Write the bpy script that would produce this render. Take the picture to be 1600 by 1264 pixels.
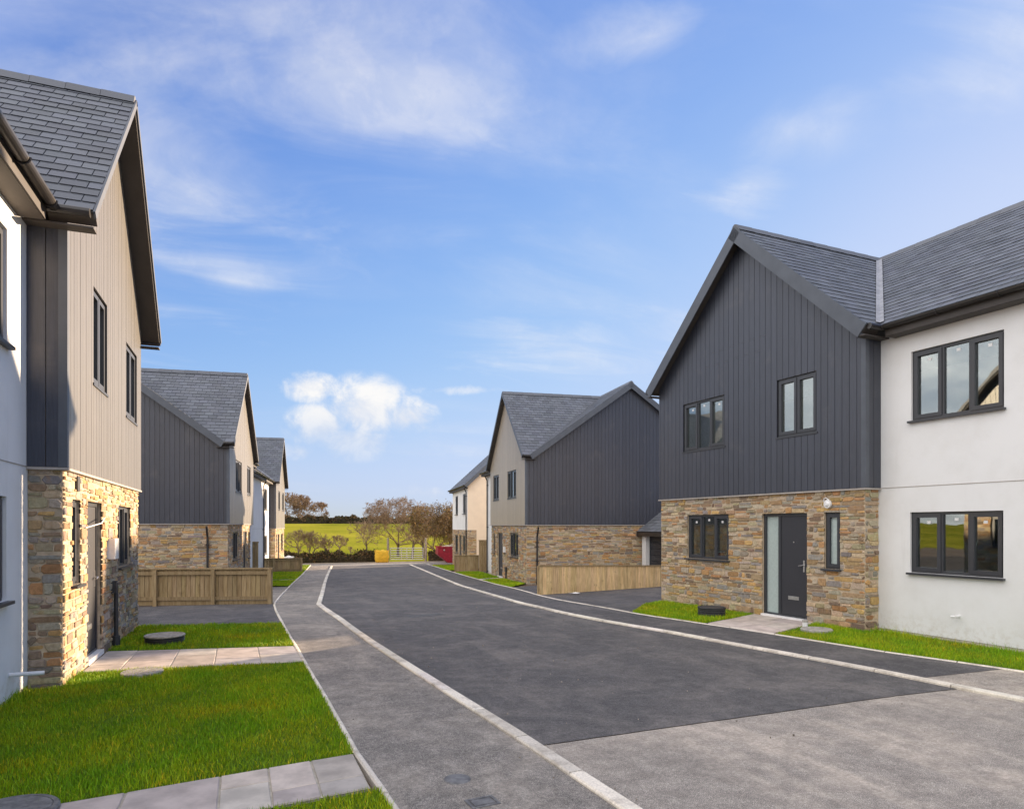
import bpy, bmesh, math, random
import numpy as np
from mathutils import Vector, Quaternion
from mathutils.geometry import tessellate_polygon

for o in list(bpy.data.objects): bpy.data.objects.remove(o)
scn = bpy.context.scene
COL = scn.collection
rnd = random.Random(7)

# ------------------------------------------------------------------ camera
CAM_H = 1.82
YAW = math.radians(20.7)
cam_d = bpy.data.cameras.new('camera')
cam = bpy.data.objects.new('camera', cam_d); COL.objects.link(cam)
cam.location = (0, 0, CAM_H)
cam.rotation_euler = (math.pi/2, 0, -YAW)
cam_d.sensor_width = 36; cam_d.lens = 36*1060/1600
cam_d.shift_y = (822-632)/1600
cam_d.clip_start = 0.05; cam_d.clip_end = 6000
scn.camera = cam

# ------------------------------------------------------------------ sky + sun
SUN_A, SUN_E = math.radians(-26), math.radians(9.5)      # from +X towards -Y ; elevation
sun_v = Vector((math.cos(SUN_A)*math.cos(SUN_E), -math.sin(SUN_A)*math.cos(SUN_E), math.sin(SUN_E)))
world = bpy.data.worlds.new('World'); scn.world = world
world.use_nodes = True
wn, wl = world.node_tree.nodes, world.node_tree.links
wn.clear()
def W(kind, **kw):
    n = wn.new(kind)
    for k, v in kw.items(): setattr(n, k, v)
    return n
def wmath(op, a, b=None, c=None, clamp=False):
    n = W('ShaderNodeMath', operation=op, use_clamp=clamp)
    for i, v in enumerate((a, b, c)):
        if v is None: continue
        if isinstance(v, (int, float)): n.inputs[i].default_value = v
        else: wl.new(v, n.inputs[i])
    return n.outputs[0]
sky = W('ShaderNodeTexSky', sky_type='NISHITA', sun_disc=False)
sky.sun_elevation = SUN_E
sky.sun_rotation = math.pi/2 + SUN_A
sky.air_density = 1.0; sky.dust_density = 0.4; sky.ozone_density = 3.0
tint = W('ShaderNodeMix', data_type='RGBA', blend_type='MULTIPLY')
tint.inputs[0].default_value = 1.0
tint.inputs[7].default_value = (0.515, 0.51, 0.77, 1)
wl.new(sky.outputs[0], tint.inputs[6])
tc = W('ShaderNodeTexCoord')
sep = W('ShaderNodeSeparateXYZ'); wl.new(tc.outputs['Generated'], sep.inputs[0])
dx, dy, dz = sep.outputs
# cirrus layer: direction projected on a high flat sheet
zz = wmath('ADD', wmath('MAXIMUM', dz, 0.0), 0.12)
comb = W('ShaderNodeCombineXYZ')
wl.new(wmath('DIVIDE', dx, zz), comb.inputs[0]); wl.new(wmath('DIVIDE', dy, zz), comb.inputs[1])
mp = W('ShaderNodeMapping'); mp.inputs['Rotation'].default_value = (0, 0, math.radians(58)); mp.inputs['Scale'].default_value = (0.62, 1.15, 1)
mp.inputs['Location'].default_value = (1.7, 0.4, 0)
wl.new(comb.outputs[0], mp.inputs[0])
def wnoise(vec, scale, detail, rough, dist=0.0):
    n = W('ShaderNodeTexNoise'); n.inputs['Scale'].default_value = scale; n.inputs['Detail'].default_value = detail
    n.inputs['Roughness'].default_value = rough; n.inputs['Distortion'].default_value = dist
    wl.new(vec, n.inputs['Vector']); return n.outputs['Fac']
def wramp(v, a, b):
    n = W('ShaderNodeMapRange', interpolation_type='SMOOTHSTEP')
    n.inputs['From Min'].default_value = a; n.inputs['From Max'].default_value = b
    wl.new(v, n.inputs['Value']); return n.outputs['Result']
big = wramp(wnoise(mp.outputs[0], 0.75, 3, 0.5), 0.42, 0.70)
fine = wramp(wnoise(mp.outputs[0], 2.3, 8, 0.60, 0.5), 0.34, 0.82)
cirrus = wmath('MULTIPLY', wmath('MULTIPLY', big, fine), 0.42)
def pix_dir(px, py):
    u, v = (px-800)/1060, (py-822)/1060
    d = Vector((math.sin(YAW)+u*math.cos(YAW), math.cos(YAW)-u*math.sin(YAW), -v)); return d.normalized()
def blob(px, py, rx, ry):          # soft patch of sky around one direction, rx / ry in degrees
    c = pix_dir(px, py); ex = Vector((c.y, -c.x, 0)).normalized(); ey = ex.cross(c)
    def dot(a):
        n = W('ShaderNodeVectorMath', operation='DOT_PRODUCT'); wl.new(tc.outputs['Generated'], n.inputs[0]); n.inputs[1].default_value = a; return n.outputs['Value']
    a = wmath('DIVIDE', dot(ex), math.sin(math.radians(rx))); b = wmath('DIVIDE', dot(ey), math.sin(math.radians(ry)))
    r2 = wmath('ADD', wmath('MULTIPLY', a, a), wmath('MULTIPLY', b, b))
    front = wmath('GREATER_THAN', dot(c), 0.3)
    return wmath('MULTIPLY', wmath('SUBTRACT', 1.0, wmath('SQRT', r2)), front)   # 1 centre .. 0 rim
def vmax(*vs):
    r = vs[0]
    for v in vs[1:]: r = wmath('MAXIMUM', r, v)
    return r
# cumulus bank low over the fields
cn = wnoise(tc.outputs['Generated'], 19, 7, 0.62, 0.3)
cshape = vmax(blob(570, 640, 4.6, 3.4), blob(500, 668, 3.4, 2.4), blob(488, 606, 3.0, 1.5), blob(640, 655, 3.0, 2.2), blob(550, 690, 5.0, 1.9))
cum = wmath('MULTIPLY', wramp(wmath('ADD', wmath('MULTIPLY', cshape, 1.5), wmath('MULTIPLY', wmath('SUBTRACT', cn, 0.5), 3.2)), 0.0, 1.25), wmath('MULTIPLY', wramp(cshape, 0.0, 0.22), wmath('ADD', wmath('MULTIPLY', wramp(dz, 0.09, 0.17), 0.55), 0.38)))
cum2s = vmax(blob(665, 770, 2.6, 0.9), blob(470, 705, 3.0, 0.9), blob(720, 610, 4.5, 0.5))
cum2 = wmath('MULTIPLY', wramp(wmath('ADD', wmath('MULTIPLY', cum2s, 0.8), wmath('MULTIPLY', wmath('SUBTRACT', cn, 0.5), 2.2)), 0.1, 0.8), 0.45)
# wisps high up
wispn = wnoise(mp.outputs[0], 2.4, 8, 0.58, 0.9)
wsh = vmax(blob(1015, 58, 8.0, 3.2), blob(1250, 205, 8.0, 3.6), blob(1165, 292, 5.0, 2.6), blob(660, 150, 13, 6.0), blob(180, 260, 20, 13), blob(380, 60, 26, 12),
           blob(930, 530, 13, 4.0), blob(370, 440, 6, 1.6), blob(1570, 80, 9, 7), blob(300, 300, 10, 6))
wisp = wmath('MULTIPLY', wramp(wmath('ADD', wsh, wmath('MULTIPLY', wmath('SUBTRACT', wispn, 0.5), 2.7)), 0.05, 1.75), 0.66)
cloud = wmath('MINIMUM', vmax(cirrus, cum, cum2, wisp), 0.97)
# bright cloud sheet added mostly out of view to fill shaded walls (its thin edge shows at the upper left)
dl = W('ShaderNodeVectorMath', operation='DOT_PRODUCT'); wl.new(tc.outputs['Generated'], dl.inputs[0]); dl.inputs[1].default_value = (-0.66, -0.28, 0.70)
cover = wramp(dl.outputs['Value'], 0.22, 0.64)
sheet_n = wramp(wnoise(mp.outputs[0], 1.5, 7, 0.6, 0.4), 0.28, 0.72)
fill_veil = wmath('MULTIPLY', cover, wmath('ADD', wmath('MULTIPLY', sheet_n, 0.65), 0.30))
ccol = W('ShaderNodeMix', data_type='RGBA', blend_type='MIX')
wl.new(wmath('ADD', wmath('MULTIPLY', wramp(dz, 0.10, 0.21), 0.55), wmath('MULTIPLY', wramp(cn, 0.42, 0.62), 0.55), clamp=True), ccol.inputs[0])
ccol.inputs[6].default_value = (1.36, 1.46, 1.68, 1); ccol.inputs[7].default_value = (1.95, 1.9, 1.84, 1)
mixc = W('ShaderNodeMix', data_type='RGBA', blend_type='MIX')
# soft ceiling on the glow round the sun
sc = W('ShaderNodeSeparateColor'); wl.new(tint.outputs[2], sc.inputs[0]); cc_ = W('ShaderNodeCombineColor')
for i in range(3):
    c_ = sc.outputs[i]; d_ = wmath('POWER', wmath('ADD', wmath('POWER', wmath('DIVIDE', c_, (1.20, 1.42, 1.88)[i]), 3.0), 1.0), 1/3.0)
    wl.new(wmath('DIVIDE', c_, d_), cc_.inputs[i])
mixv = W('ShaderNodeMix', data_type='RGBA', blend_type='MIX'); wl.new(fill_veil, mixv.inputs[0]); wl.new(cc_.outputs[0], mixv.inputs[6]); mixv.inputs[7].default_value = (5.6, 5.35, 5.1, 1)
wl.new(cloud, mixc.inputs[0]); wl.new(mixv.outputs[2], mixc.inputs[6]); wl.new(ccol.outputs[2], mixc.inputs[7])
bg = W('ShaderNodeBackground'); bg.inputs[1].default_value = 0.15
wl.new(mixc.outputs[2], bg.inputs[0])
world.cycles.sampling_method = 'MANUAL'; world.cycles.sample_map_resolution = 512
wo = W('ShaderNodeOutputWorld'); wl.new(bg.outputs[0], wo.inputs[0])

sun_d = bpy.data.lights.new('sun', 'SUN'); sun_d.energy = 4.0; sun_d.angle = math.radians(0.6); sun_d.color = (1.0, 0.76, 0.52)
sun = bpy.data.objects.new('sun', sun_d); COL.objects.link(sun)
sun.rotation_euler = sun_v.to_track_quat('Z', 'Y').to_euler(); sun.location = (40, -40, 30)

scn.view_settings.view_transform = 'Standard'; scn.view_settings.look = 'None'
scn.view_settings.gamma = 1; scn.view_settings.use_curve_mapping = False
scn.view_settings.exposure = 1.8
scn.render.engine = 'CYCLES'
scn.cycles.max_bounces = 7; scn.cycles.diffuse_bounces = 3; scn.cycles.glossy_bounces = 3; scn.cycles.transparent_max_bounces = 6

# ------------------------------------------------------------------ materials
MATS = {}
class NT:
    def __init__(s, name):
        s.m = bpy.data.materials.new(name); s.m.use_nodes = True
        s.n, s.l = s.m.node_tree.nodes, s.m.node_tree.links
        s.b = s.n['Principled BSDF']; MATS[name] = s.m
        s.tc = s.n.new('ShaderNodeTexCoord'); s.geo = s.n.new('ShaderNodeNewGeometry')
    def put(s, v, sock):
        if isinstance(v, bpy.types.NodeSocket): s.l.new(v, sock)
        elif isinstance(v, tuple) and len(v) == 3 and sock.type == 'RGBA': sock.default_value = (*v, 1)
        else: sock.default_value = v
    def noise(s, scale, detail=4, rough=0.55, vec=None, dist=0.0, stretch=None):
        v = vec or s.geo.outputs['Position']
        if stretch:
            mp = s.n.new('ShaderNodeMapping'); mp.inputs['Scale'].default_value = stretch; s.l.new(v, mp.inputs[0]); v = mp.outputs[0]
        n = s.n.new('ShaderNodeTexNoise'); n.inputs['Scale'].default_value = scale; n.inputs['Detail'].default_value = detail
        n.inputs['Roughness'].default_value = rough; n.inputs['Distortion'].default_value = dist
        s.l.new(v, n.inputs['Vector']); return n.outputs['Fac']
    def voro(s, scale, out='Distance', feat='F1'):
        n = s.n.new('ShaderNodeTexVoronoi'); n.feature = feat; n.inputs['Scale'].default_value = scale
        s.l.new(s.geo.outputs['Position'], n.inputs['Vector']); return n.outputs[out]
    def ramp(s, v, a, b, lo=0.0, hi=1.0):
        n = s.n.new('ShaderNodeMapRange'); n.interpolation_type = 'SMOOTHSTEP'
        for k, x in (('From Min', a), ('From Max', b), ('To Min', lo), ('To Max', hi)): n.inputs[k].default_value = x
        s.l.new(v, n.inputs['Value']); return n.outputs['Result']
    def mix(s, f, a, b, mode='MIX'):
        n = s.n.new('ShaderNodeMix'); n.data_type = 'RGBA'; n.blend_type = mode
        s.put(f, n.inputs[0]); s.put(a, n.inputs[6]); s.put(b, n.inputs[7]); return n.outputs[2]
    def math(s, op, a, b):
        n = s.n.new('ShaderNodeMath'); n.operation = op; s.put(a, n.inputs[0]); s.put(b, n.inputs[1]); return n.outputs[0]
    def gray(s, v):
        n = s.n.new('ShaderNodeCombineColor'); 
        for i in range(3): s.put(v, n.inputs[i])
        return n.outputs[0]
    def attr(s):
        n = s.n.new('ShaderNodeAttribute'); n.attribute_name = 'col'; return n.outputs['Color']
    def bump(s, h, strength=0.3, dist=0.01):
        n = s.n.new('ShaderNodeBump'); n.inputs['Strength'].default_value = strength; n.inputs['Distance'].default_value = dist
        s.put(h, n.inputs['Height']); s.l.new(n.outputs[0], s.b.inputs['Normal'])
    def out(s, col, rough=0.7, spec=0.5, metal=0.0):
        s.put(col, s.b.inputs['Base Color']); s.put(rough, s.b.inputs['Roughness'])
        s.b.inputs['Specular IOR Level'].default_value = spec; s.b.inputs['Metallic'].default_value = metal
        return s.m

def m_simple(name, col, rough=0.6, var=0.15, scale=6, spec=0.5, metal=0.0, attr=False, bump=0.0, bscale=60, bdist=0.004, stretch=None):
    t = NT(name)
    v = t.ramp(t.noise(scale, 5, 0.6, stretch=stretch), 0.3, 0.7, 1-var, 1+var)
    c = t.mix(1.0, col, t.gray(v), 'MULTIPLY')
    if attr: c = t.mix(1.0, c, t.attr(), 'MULTIPLY')
    if bump: t.bump(t.noise(bscale, 4, 0.6, stretch=stretch), bump, bdist)
    return t.out(c, rough, spec, metal)

def m_asphalt(name, base, dust, dustw, speck):
    t = NT(name)
    fine = t.noise(140, 3, 0.7); agg = t.voro(95)
    c = t.mix(t.ramp(fine, 0.40, 0.68), tuple(x*0.45 for x in base), tuple(x*1.5 for x in base))
    c = t.mix(t.ramp(agg, 0.05, 0.28, speck, 0.0), c, tuple(min(1, x*2.4) for x in base))
    stains = t.noise(0.9, 6, 0.62, dist=0.6)
    c = t.mix(t.ramp(stains, 0.40, 0.72, 0.0, dustw), c, dust)
    streak = t.noise(1.0, 5, 0.6, stretch=(2.6, 0.35, 1))
    c = t.mix(t.ramp(streak, 0.5, 0.75, 0.0, dustw*0.8), c, dust)
    dark = t.noise(0.55, 5, 0.6, stretch=(1.3, 0.6, 1))
    c = t.mix(t.ramp(dark, 0.52, 0.74, 0.0, 0.45), c, tuple(x*0.6 for x in base))
    spots = t.noise(7, 3, 0.5); c = t.mix(t.ramp(spots, 0.70, 0.78, 0.0, 0.35), c, tuple(x*0.55 for x in base))
    mid = t.noise(34, 4, 0.7); c = t.mix(1.0, c, t.gray(t.ramp(mid, 0.32, 0.70, 0.80, 1.20)), 'MULTIPLY')
    m2 = t.noise(5.5, 6, 0.68); c = t.mix(1.0, c, t.gray(t.ramp(m2, 0.32, 0.70, 0.82, 1.18)), 'MULTIPLY')
    t.bump(t.mix(0.5, t.gray(fine), t.gray(agg)), 0.8, 0.008)
    return t.out(c, 0.86, 0.35)
m_asphalt('tarmac_new', (0.130, 0.122, 0.117), (0.225, 0.20, 0.178), 0.55, 0.35)
m_asphalt('tarmac_old', (0.40, 0.352, 0.298), (0.55, 0.465, 0.375), 0.70, 0.45)
m_asphalt('tarmac_path', (0.28, 0.252, 0.22), (0.43, 0.375, 0.31), 0.70, 0.40)
m_asphalt('tarmac_drive', (0.108, 0.102, 0.102), (0.20, 0.182, 0.168), 0.5, 0.3)
t = NT('kerb')
c = t.mix(1.0, (0.80, 0.74, 0.64), t.attr(), 'MULTIPLY')
c = t.mix(1.0, c, t.gray(t.ramp(t.noise(60, 4, 0.7), 0.3, 0.7, 0.8, 1.1)), 'MULTIPLY')
c = t.mix(t.ramp(t.noise(3.5, 6, 0.7), 0.46, 0.70, 0, 0.75), c, (0.34, 0.29, 0.23)); t.bump(t.noise(90, 4), 0.4, 0.004); t.out(c, 0.88, 0.3)
m_simple('gravel', (0.36, 0.29, 0.21), 0.95, 0.35, 3, 0.2, bump=0.6, bscale=30, bdist=0.02)
m_simple('soil', (0.14, 0.10, 0.07), 0.95, 0.3, 3, 0.2, bump=0.6, bscale=20, bdist=0.03)
m_simple('slab', (0.50, 0.44, 0.39), 0.75, 0.20, 4, 0.35, attr=True, bump=0.4, bscale=14, bdist=0.006)
t = NT('render_white')
c = t.mix(t.ramp(t.noise(1.4, 6, 0.65), 0.35, 0.75), (0.82, 0.815, 0.80), (0.755, 0.745, 0.72))
sz = t.n.new('ShaderNodeSeparateXYZ'); t.l.new(t.geo.outputs['Position'], sz.inputs[0])
low = t.math('MULTIPLY', t.ramp(sz.outputs[2], -0.1, 0.55, 1.0, 0.0), t.ramp(t.noise(11, 6, 0.7), 0.42, 0.66))
c = t.mix(t.math('MULTIPLY', low, 0.5), c, (0.50, 0.43, 0.33))
c = t.mix(t.ramp(t.noise(2.6, 5, 0.65, stretch=(3, 3, 0.25)), 0.58, 0.8, 0, 0.22), c, (0.62, 0.60, 0.56))
t.bump(t.noise(160, 4, 0.6), 0.35, 0.003); t.out(c, 0.9, 0.25)
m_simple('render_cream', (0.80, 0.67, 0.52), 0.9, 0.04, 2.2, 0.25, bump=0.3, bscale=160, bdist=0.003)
m_simple('plinth', (0.60, 0.54, 0.44), 0.9, 0.12, 3, 0.25, bump=0.3, bscale=90)
m_simple('slab_joint', (0.44, 0.40, 0.33), 0.95, 0.2, 9, 0.2)
m_simple('mortar', (0.50, 0.40, 0.28), 0.95, 0.2, 9, 0.2, bump=0.6, bscale=60, bdist=0.006)
t = NT('stone')
c = t.mix(t.ramp(t.noise(22, 6, 0.65), 0.3, 0.7), t.attr(), t.mix(1.0, t.attr(), (0.68, 0.65, 0.62), 'MULTIPLY'))
c = t.mix(t.ramp(t.noise(9, 4, 0.6), 0.56, 0.74, 0, 0.55), c, (0.42, 0.235, 0.085))
t.bump(t.noise(45, 6, 0.65, stretch=(1, 1, 2.2)), 0.7, 0.012); t.out(c, 0.85, 0.3)
def m_clad(name, base, sheen=1.0):
    t = NT(name)
    gr = t.noise(60, 5, 0.6, stretch=(1, 1, 0.06))
    c = t.mix(t.ramp(gr, 0.3, 0.7), tuple(x*0.85 for x in base), tuple(x*1.18 for x in base))
    c = t.mix(1.0, c, t.attr(), 'MULTIPLY')
    c = t.mix(t.ramp(t.noise(1.6, 5, 0.6), 0.55, 0.8, 0, 0.25), c, (0.16, 0.145, 0.135))
    t.bump(gr, 0.35, 0.003)
    t.b.inputs['Sheen Weight'].default_value = sheen; t.b.inputs['Sheen Roughness'].default_value = 0.28
    t.b.inputs['Sheen Tint'].default_value = (1.0, 0.86, 0.68, 1)
    t.b.inputs['Coat Weight'].default_value = 0.4; t.b.inputs['Coat Roughness'].default_value = 0.32; t.b.inputs['Coat IOR'].default_value = 1.5
    return t.out(c, 0.5, 0.5)
m_clad('cladding', (0.033, 0.038, 0.054), 0.5)
m_clad('cladding_sheen_sand', (0.27, 0.222, 0.162), 0.8)  # grazing sheen on dark boards put into the base colour
m_clad('cladding_lit_taupe', (0.092, 0.084, 0.072), 0.7)  # low sun and sheen on dark boards put into the base colour
m_simple('clad_gap', (0.014, 0.014, 0.016), 0.9, 0.1)
t = NT('slate')
c = t.mix(1.0, (0.135, 0.143, 0.160), t.attr(), 'MULTIPLY')
c = t.mix(t.ramp(t.noise(2.0, 6, 0.65), 0.5, 0.8, 0, 0.35), c, (0.16, 0.16, 0.165))
t.bump(t.noise(35, 5, 0.6), 0.25, 0.004); t.out(c, 0.62, 0.4)
m_simple('roof_deck', (0.035, 0.033, 0.032), 0.8)
m_simple('lead', (0.30, 0.30, 0.31), 0.55, 0.2, 7, 0.5)
m_simple('trim', (0.085, 0.096, 0.115), 0.5, 0.1, 3, 0.5, bump=0.1)
m_simple('soffit', (0.072, 0.063, 0.058), 0.6, 0.1, 3, 0.4)
m_simple('gutter', (0.028, 0.025, 0.024), 0.35, 0.15, 5, 0.5)
m_simple('frame', (0.040, 0.043, 0.050), 0.38, 0.08, 4, 0.5)
m_simple('door_leaf', (0.030, 0.031, 0.038), 0.5, 0.06, 30, 0.5, bump=0.15, bscale=260)
m_simple('steel', (0.62, 0.61, 0.60), 0.3, 0.1, 9, 0.5, metal=0.9)
m_simple('white_plastic', (0.80, 0.79, 0.77), 0.4, 0.06, 9)
m_simple('bead', (0.40, 0.36, 0.32), 0.5, 0.1, 6)
m_simple('interior', (0.42, 0.38, 0.33), 0.9, 0.06, 2)
m_simple('red_plastic', (0.55, 0.02, 0.05), 0.4, 0.08)
m_simple('black_plastic', (0.035, 0.035, 0.037), 0.5, 0.2, 8)
m_simple('concrete', (0.36, 0.335, 0.295), 0.9, 0.3, 18, 0.3, bump=0.6, bscale=60, bdist=0.01)
m_simple('iron', (0.16, 0.155, 0.15), 0.6, 0.3, 20, 0.4, bump=0.4, bscale=80)
t = NT('timber')
gr = t.noise(26, 6, 0.65, stretch=(1, 1, 0.10))
c = t.mix(t.ramp(gr, 0.3, 0.72), (0.255, 0.175, 0.085), (0.40, 0.30, 0.165))
c = t.mix(1.0, c, t.attr(), 'MULTIPLY')
c = t.mix(t.ramp(t.noise(5, 3), 0.62, 0.76, 0, 0.5), c, (0.16, 0.10, 0.05))
t.bump(gr, 0.4, 0.004); t.out(c, 0.8, 0.3)
m_simple('timber_old', (0.30, 0.25, 0.19), 0.9, 0.3, 9, 0.2)
m_simple('bark', (0.135, 0.105, 0.075), 0.95, 0.35, 6, 0.2)
m_simple('twig', (0.27, 0.185, 0.12), 0.95, 0.3, 3, 0.2)
m_simple('bramble', (0.075, 0.060, 0.038), 0.9, 0.4, 5, 0.2, attr=True)
m_simple('leaf_dry', (0.25, 0.17, 0.075), 0.85, 0.3, 3, 0.2, attr=True)
m_simple('bulk_bag', (0.72, 0.43, 0.04), 0.8, 0.12, 9, 0.2, bump=0.5, bscale=9, bdist=0.05)
m_simple('bag_white', (0.72, 0.71, 0.68), 0.8, 0.12, 9, 0.2, bump=0.5, bscale=9, bdist=0.05)
m_simple('skip_paint', (0.30, 0.010, 0.026), 0.5, 0.25, 6, 0.4)
m_simple('rubble', (0.62, 0.55, 0.47), 0.9, 0.35, 6, 0.2, attr=True)
m_simple('galvanised', (0.50, 0.50, 0.49), 0.45, 0.15, 10, metal=0.6)
t = NT('grass_base')
c = t.mix(t.ramp(t.noise(1.6, 5, 0.6), 0.3, 0.7), (0.07, 0.14, 0.005), (0.11, 0.18, 0.006))
c = t.mix(t.ramp(t.noise(40, 4, 0.6), 0.5, 0.75, 0, 0.5), c, (0.045, 0.040, 0.018)); t.bump(t.noise(60, 4), 0.8, 0.02); t.out(c, 0.9, 0.2)
t = NT('grass_blade')
c = t.mix(t.ramp(t.noise(1.3, 4, 0.6), 0.33, 0.68), (0.16, 0.34, 0.003), (0.29, 0.40, 0.004))
c = t.mix(1.0, c, t.attr(), 'MULTIPLY')
t.out(c, 0.6, 0.3)
t.b.inputs['Subsurface Weight'].default_value = 0.0
t = NT('field')
c = t.mix(t.ramp(t.noise(0.05, 5, 0.6), 0.35, 0.68), (0.195, 0.200, 0.020), (0.33, 0.290, 0.036))
c = t.mix(t.ramp(t.noise(0.9, 6, 0.7, stretch=(0.3, 1, 1)), 0.45, 0.75, 0, 0.5), c, (0.085, 0.15, 0.012)); t.bump(t.noise(2.5, 5), 0.6, 0.2); t.out(c, 0.95, 0.0)
# glass: clear pane, strong coated-glass reflection
t = NT('glass')
t.n.remove(t.b)
lw = t.n.new('ShaderNodeLayerWeight'); lw.inputs['Blend'].default_value = 0.5
fac_ = t.math('ADD', t.math('MULTIPLY', t.math('POWER', lw.outputs['Facing'], 4.0), 0.80), 0.20)
gl = t.n.new('ShaderNodeBsdfGlossy'); gl.inputs['Roughness'].default_value = 0.015; gl.inputs['Color'].default_value = (0.95, 0.98, 0.97, 1)
tr = t.n.new('ShaderNodeBsdfTransparent'); tr.inputs['Color'].default_value = (0.68, 0.74, 0.72, 1)
mx = t.n.new('ShaderNodeMixShader'); t.l.new(fac_, mx.inputs[0]); t.l.new(tr.outputs[0], mx.inputs[1]); t.l.new(gl.outputs[0], mx.inputs[2])
bp = t.n.new('ShaderNodeBump'); bp.inputs['Strength'].default_value = 0.04; bp.inputs['Distance'].default_value = 0.02
t.l.new(t.noise(1.8, 2), bp.inputs['Height']); t.l.new(bp.outputs[0], gl.inputs['Normal'])
t.l.new(mx.outputs[0], t.n['Material Output'].inputs[0])
m_simple('glass_obscure', (0.42, 0.50, 0.48), 0.12, 0.06, 20, 0.8, bump=0.2, bscale=120)

# ------------------------------------------------------------------ helpers
def tag(o, label=None, cat=None, group=None, kind=None):
    if label: o['label'] = label
    if cat: o['category'] = cat
    if group: o['group'] = group
    if kind: o['kind'] = kind
    return o
def empty(name, loc):
    o = bpy.data.objects.new(name, None); COL.objects.link(o); o.location = loc; o.empty_display_size = 0.3
    return o
def link_mesh(name, me, mat, parent=None, org=None):
    me.materials.append(MATS[mat])
    o = bpy.data.objects.new(name, me); COL.objects.link(o)
    if parent: o.parent = parent
    elif org: o.location = org
    return o
class MB:
    """collects prisms, boxes and tubes in world coordinates; build() links ONE mesh object"""
    def __init__(s): s.v = []; s.f = []; s.c = []
    def add(s, verts, faces, col=(1, 1, 1)):
        n = len(s.v); s.v += verts; s.f += [[i+n for i in f] for f in faces]; s.c += [col]*len(verts)
    def prism(s, F, poly, c0, c1, col=(1, 1, 1)):
        n = len(poly); g = c1 if callable(c1) else (lambda a, b: c1)
        vs = [F(a, b, c0) for a, b in poly] + [F(a, b, g(a, b)) for a, b in poly]
        fs = [list(range(n))[::-1], list(range(n, 2*n))] + [[i, (i+1) % n, n+(i+1) % n, n+i] for i in range(n)]
        s.add(vs, fs, col)
    def rect(s, F, a0, a1, b0, b1, c0, c1, col=(1, 1, 1)):
        s.prism(F, [(a0, b0), (a1, b0), (a1, b1), (a0, b1)], c0, c1, col)
    def sheet(s, F, poly, c, col=(1, 1, 1)):
        s.add([F(a, b, c) for a, b in poly], [list(range(len(poly)))], col)
    def ring(s, F, a0, a1, b0, b1, w, c0, c1, col=(1, 1, 1)):
        s.rect(F, a0, a1, b0, b0+w, c0, c1, col); s.rect(F, a0, a1, b1-w, b1, c0, c1, col)
        s.rect(F, a0, a0+w, b0+w, b1-w, c0, c1, col); s.rect(F, a1-w, a1, b0+w, b1-w, c0, c1, col)
    def tube(s, pts, r, n=8, col=(1, 1, 1), caps=True):
        pts = [Vector(p) for p in pts]; rs = r if isinstance(r, (list, tuple)) else [r]*len(pts)
        base = []; up = None
        vs = []
        for i, p in enumerate(pts):
            d = (pts[min(i+1, len(pts)-1)] - pts[max(i-1, 0)]).normalized()
            if up is None: up = Vector((0, 0, 1)) if abs(d.z) < 0.9 else Vector((1, 0, 0))
            x = d.cross(up).normalized(); y = x.cross(d).normalized(); up = y
            for k in range(n):
                a = 2*math.pi*k/n; vs.append(tuple(p + x*math.cos(a)*rs[i] + y*math.sin(a)*rs[i]))
        fs = [[i*n+k, i*n+(k+1) % n, (i+1)*n+(k+1) % n, (i+1)*n+k] for i in range(len(pts)-1) for k in range(n)]
        if caps: fs += [list(range(n))[::-1], [(len(pts)-1)*n+k for k in range(n)]]
        s.add(vs, fs, col)
    def lathe(s, c, prof, n=28, col=(1, 1, 1)):
        vs = []
        for r, z in prof:
            for k in range(n):
                a = 2*math.pi*k/n; vs.append((c[0]+r*math.cos(a), c[1]+r*math.sin(a), c[2]+z))
        fs = [[i*n+k, i*n+(k+1) % n, (i+1)*n+(k+1) % n, (i+1)*n+k] for i in range(len(prof)-1) for k in range(n)]
        fs += [list(range(n))[::-1], [(len(prof)-1)*n+k for k in range(n)]]
        s.add(vs, fs, col)
    def build(s, name, mat, parent=None, org=(0, 0, 0), smooth=False):
        me = bpy.data.meshes.new(name)
        ox, oy, oz = org
        me.from_pydata([(x-ox, y-oy, z-oz) for x, y, z in s.v], [], s.f)
        at = me.color_attributes.new('col', 'FLOAT_COLOR', 'POINT')
        at.data.foreach_set('color', np.array([(*c, 1.0) for c in s.c], dtype=np.float32).ravel())
        if smooth: me.polygons.foreach_set('use_smooth', [True]*len(me.polygons))
        return link_mesh(name, me, mat, parent, org)

def clip_half(poly, f):                       # keep f(p) >= 0
    out = []
    for i, p in enumerate(poly):
        q = poly[(i+1) % len(poly)]; a, b = f(p), f(q)
        if a >= 0: out.append(p)
        if (a > 0 and b < 0) or (a < 0 and b > 0):
            t = a/(a-b); out.append((p[0]+(q[0]-p[0])*t, p[1]+(q[1]-p[1])*t))
    return out
def area(p): return 0.5*sum(p[i][0]*p[(i+1) % len(p)][1]-p[(i+1) % len(p)][0]*p[i][1] for i in range(len(p)))
def clip_convex(poly, reg):
    sg = 1 if area(reg) > 0 else -1
    for i in range(len(reg)):
        (x0, y0), (x1, y1) = reg[i], reg[(i+1) % len(reg)]
        if abs(x1-x0)+abs(y1-y0) < 1e-9: continue
        poly = clip_half(poly, lambda p: sg*((x1-x0)*(p[1]-y0)-(y1-y0)*(p[0]-x0)))
        if len(poly) < 3: return []
    return poly
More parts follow.
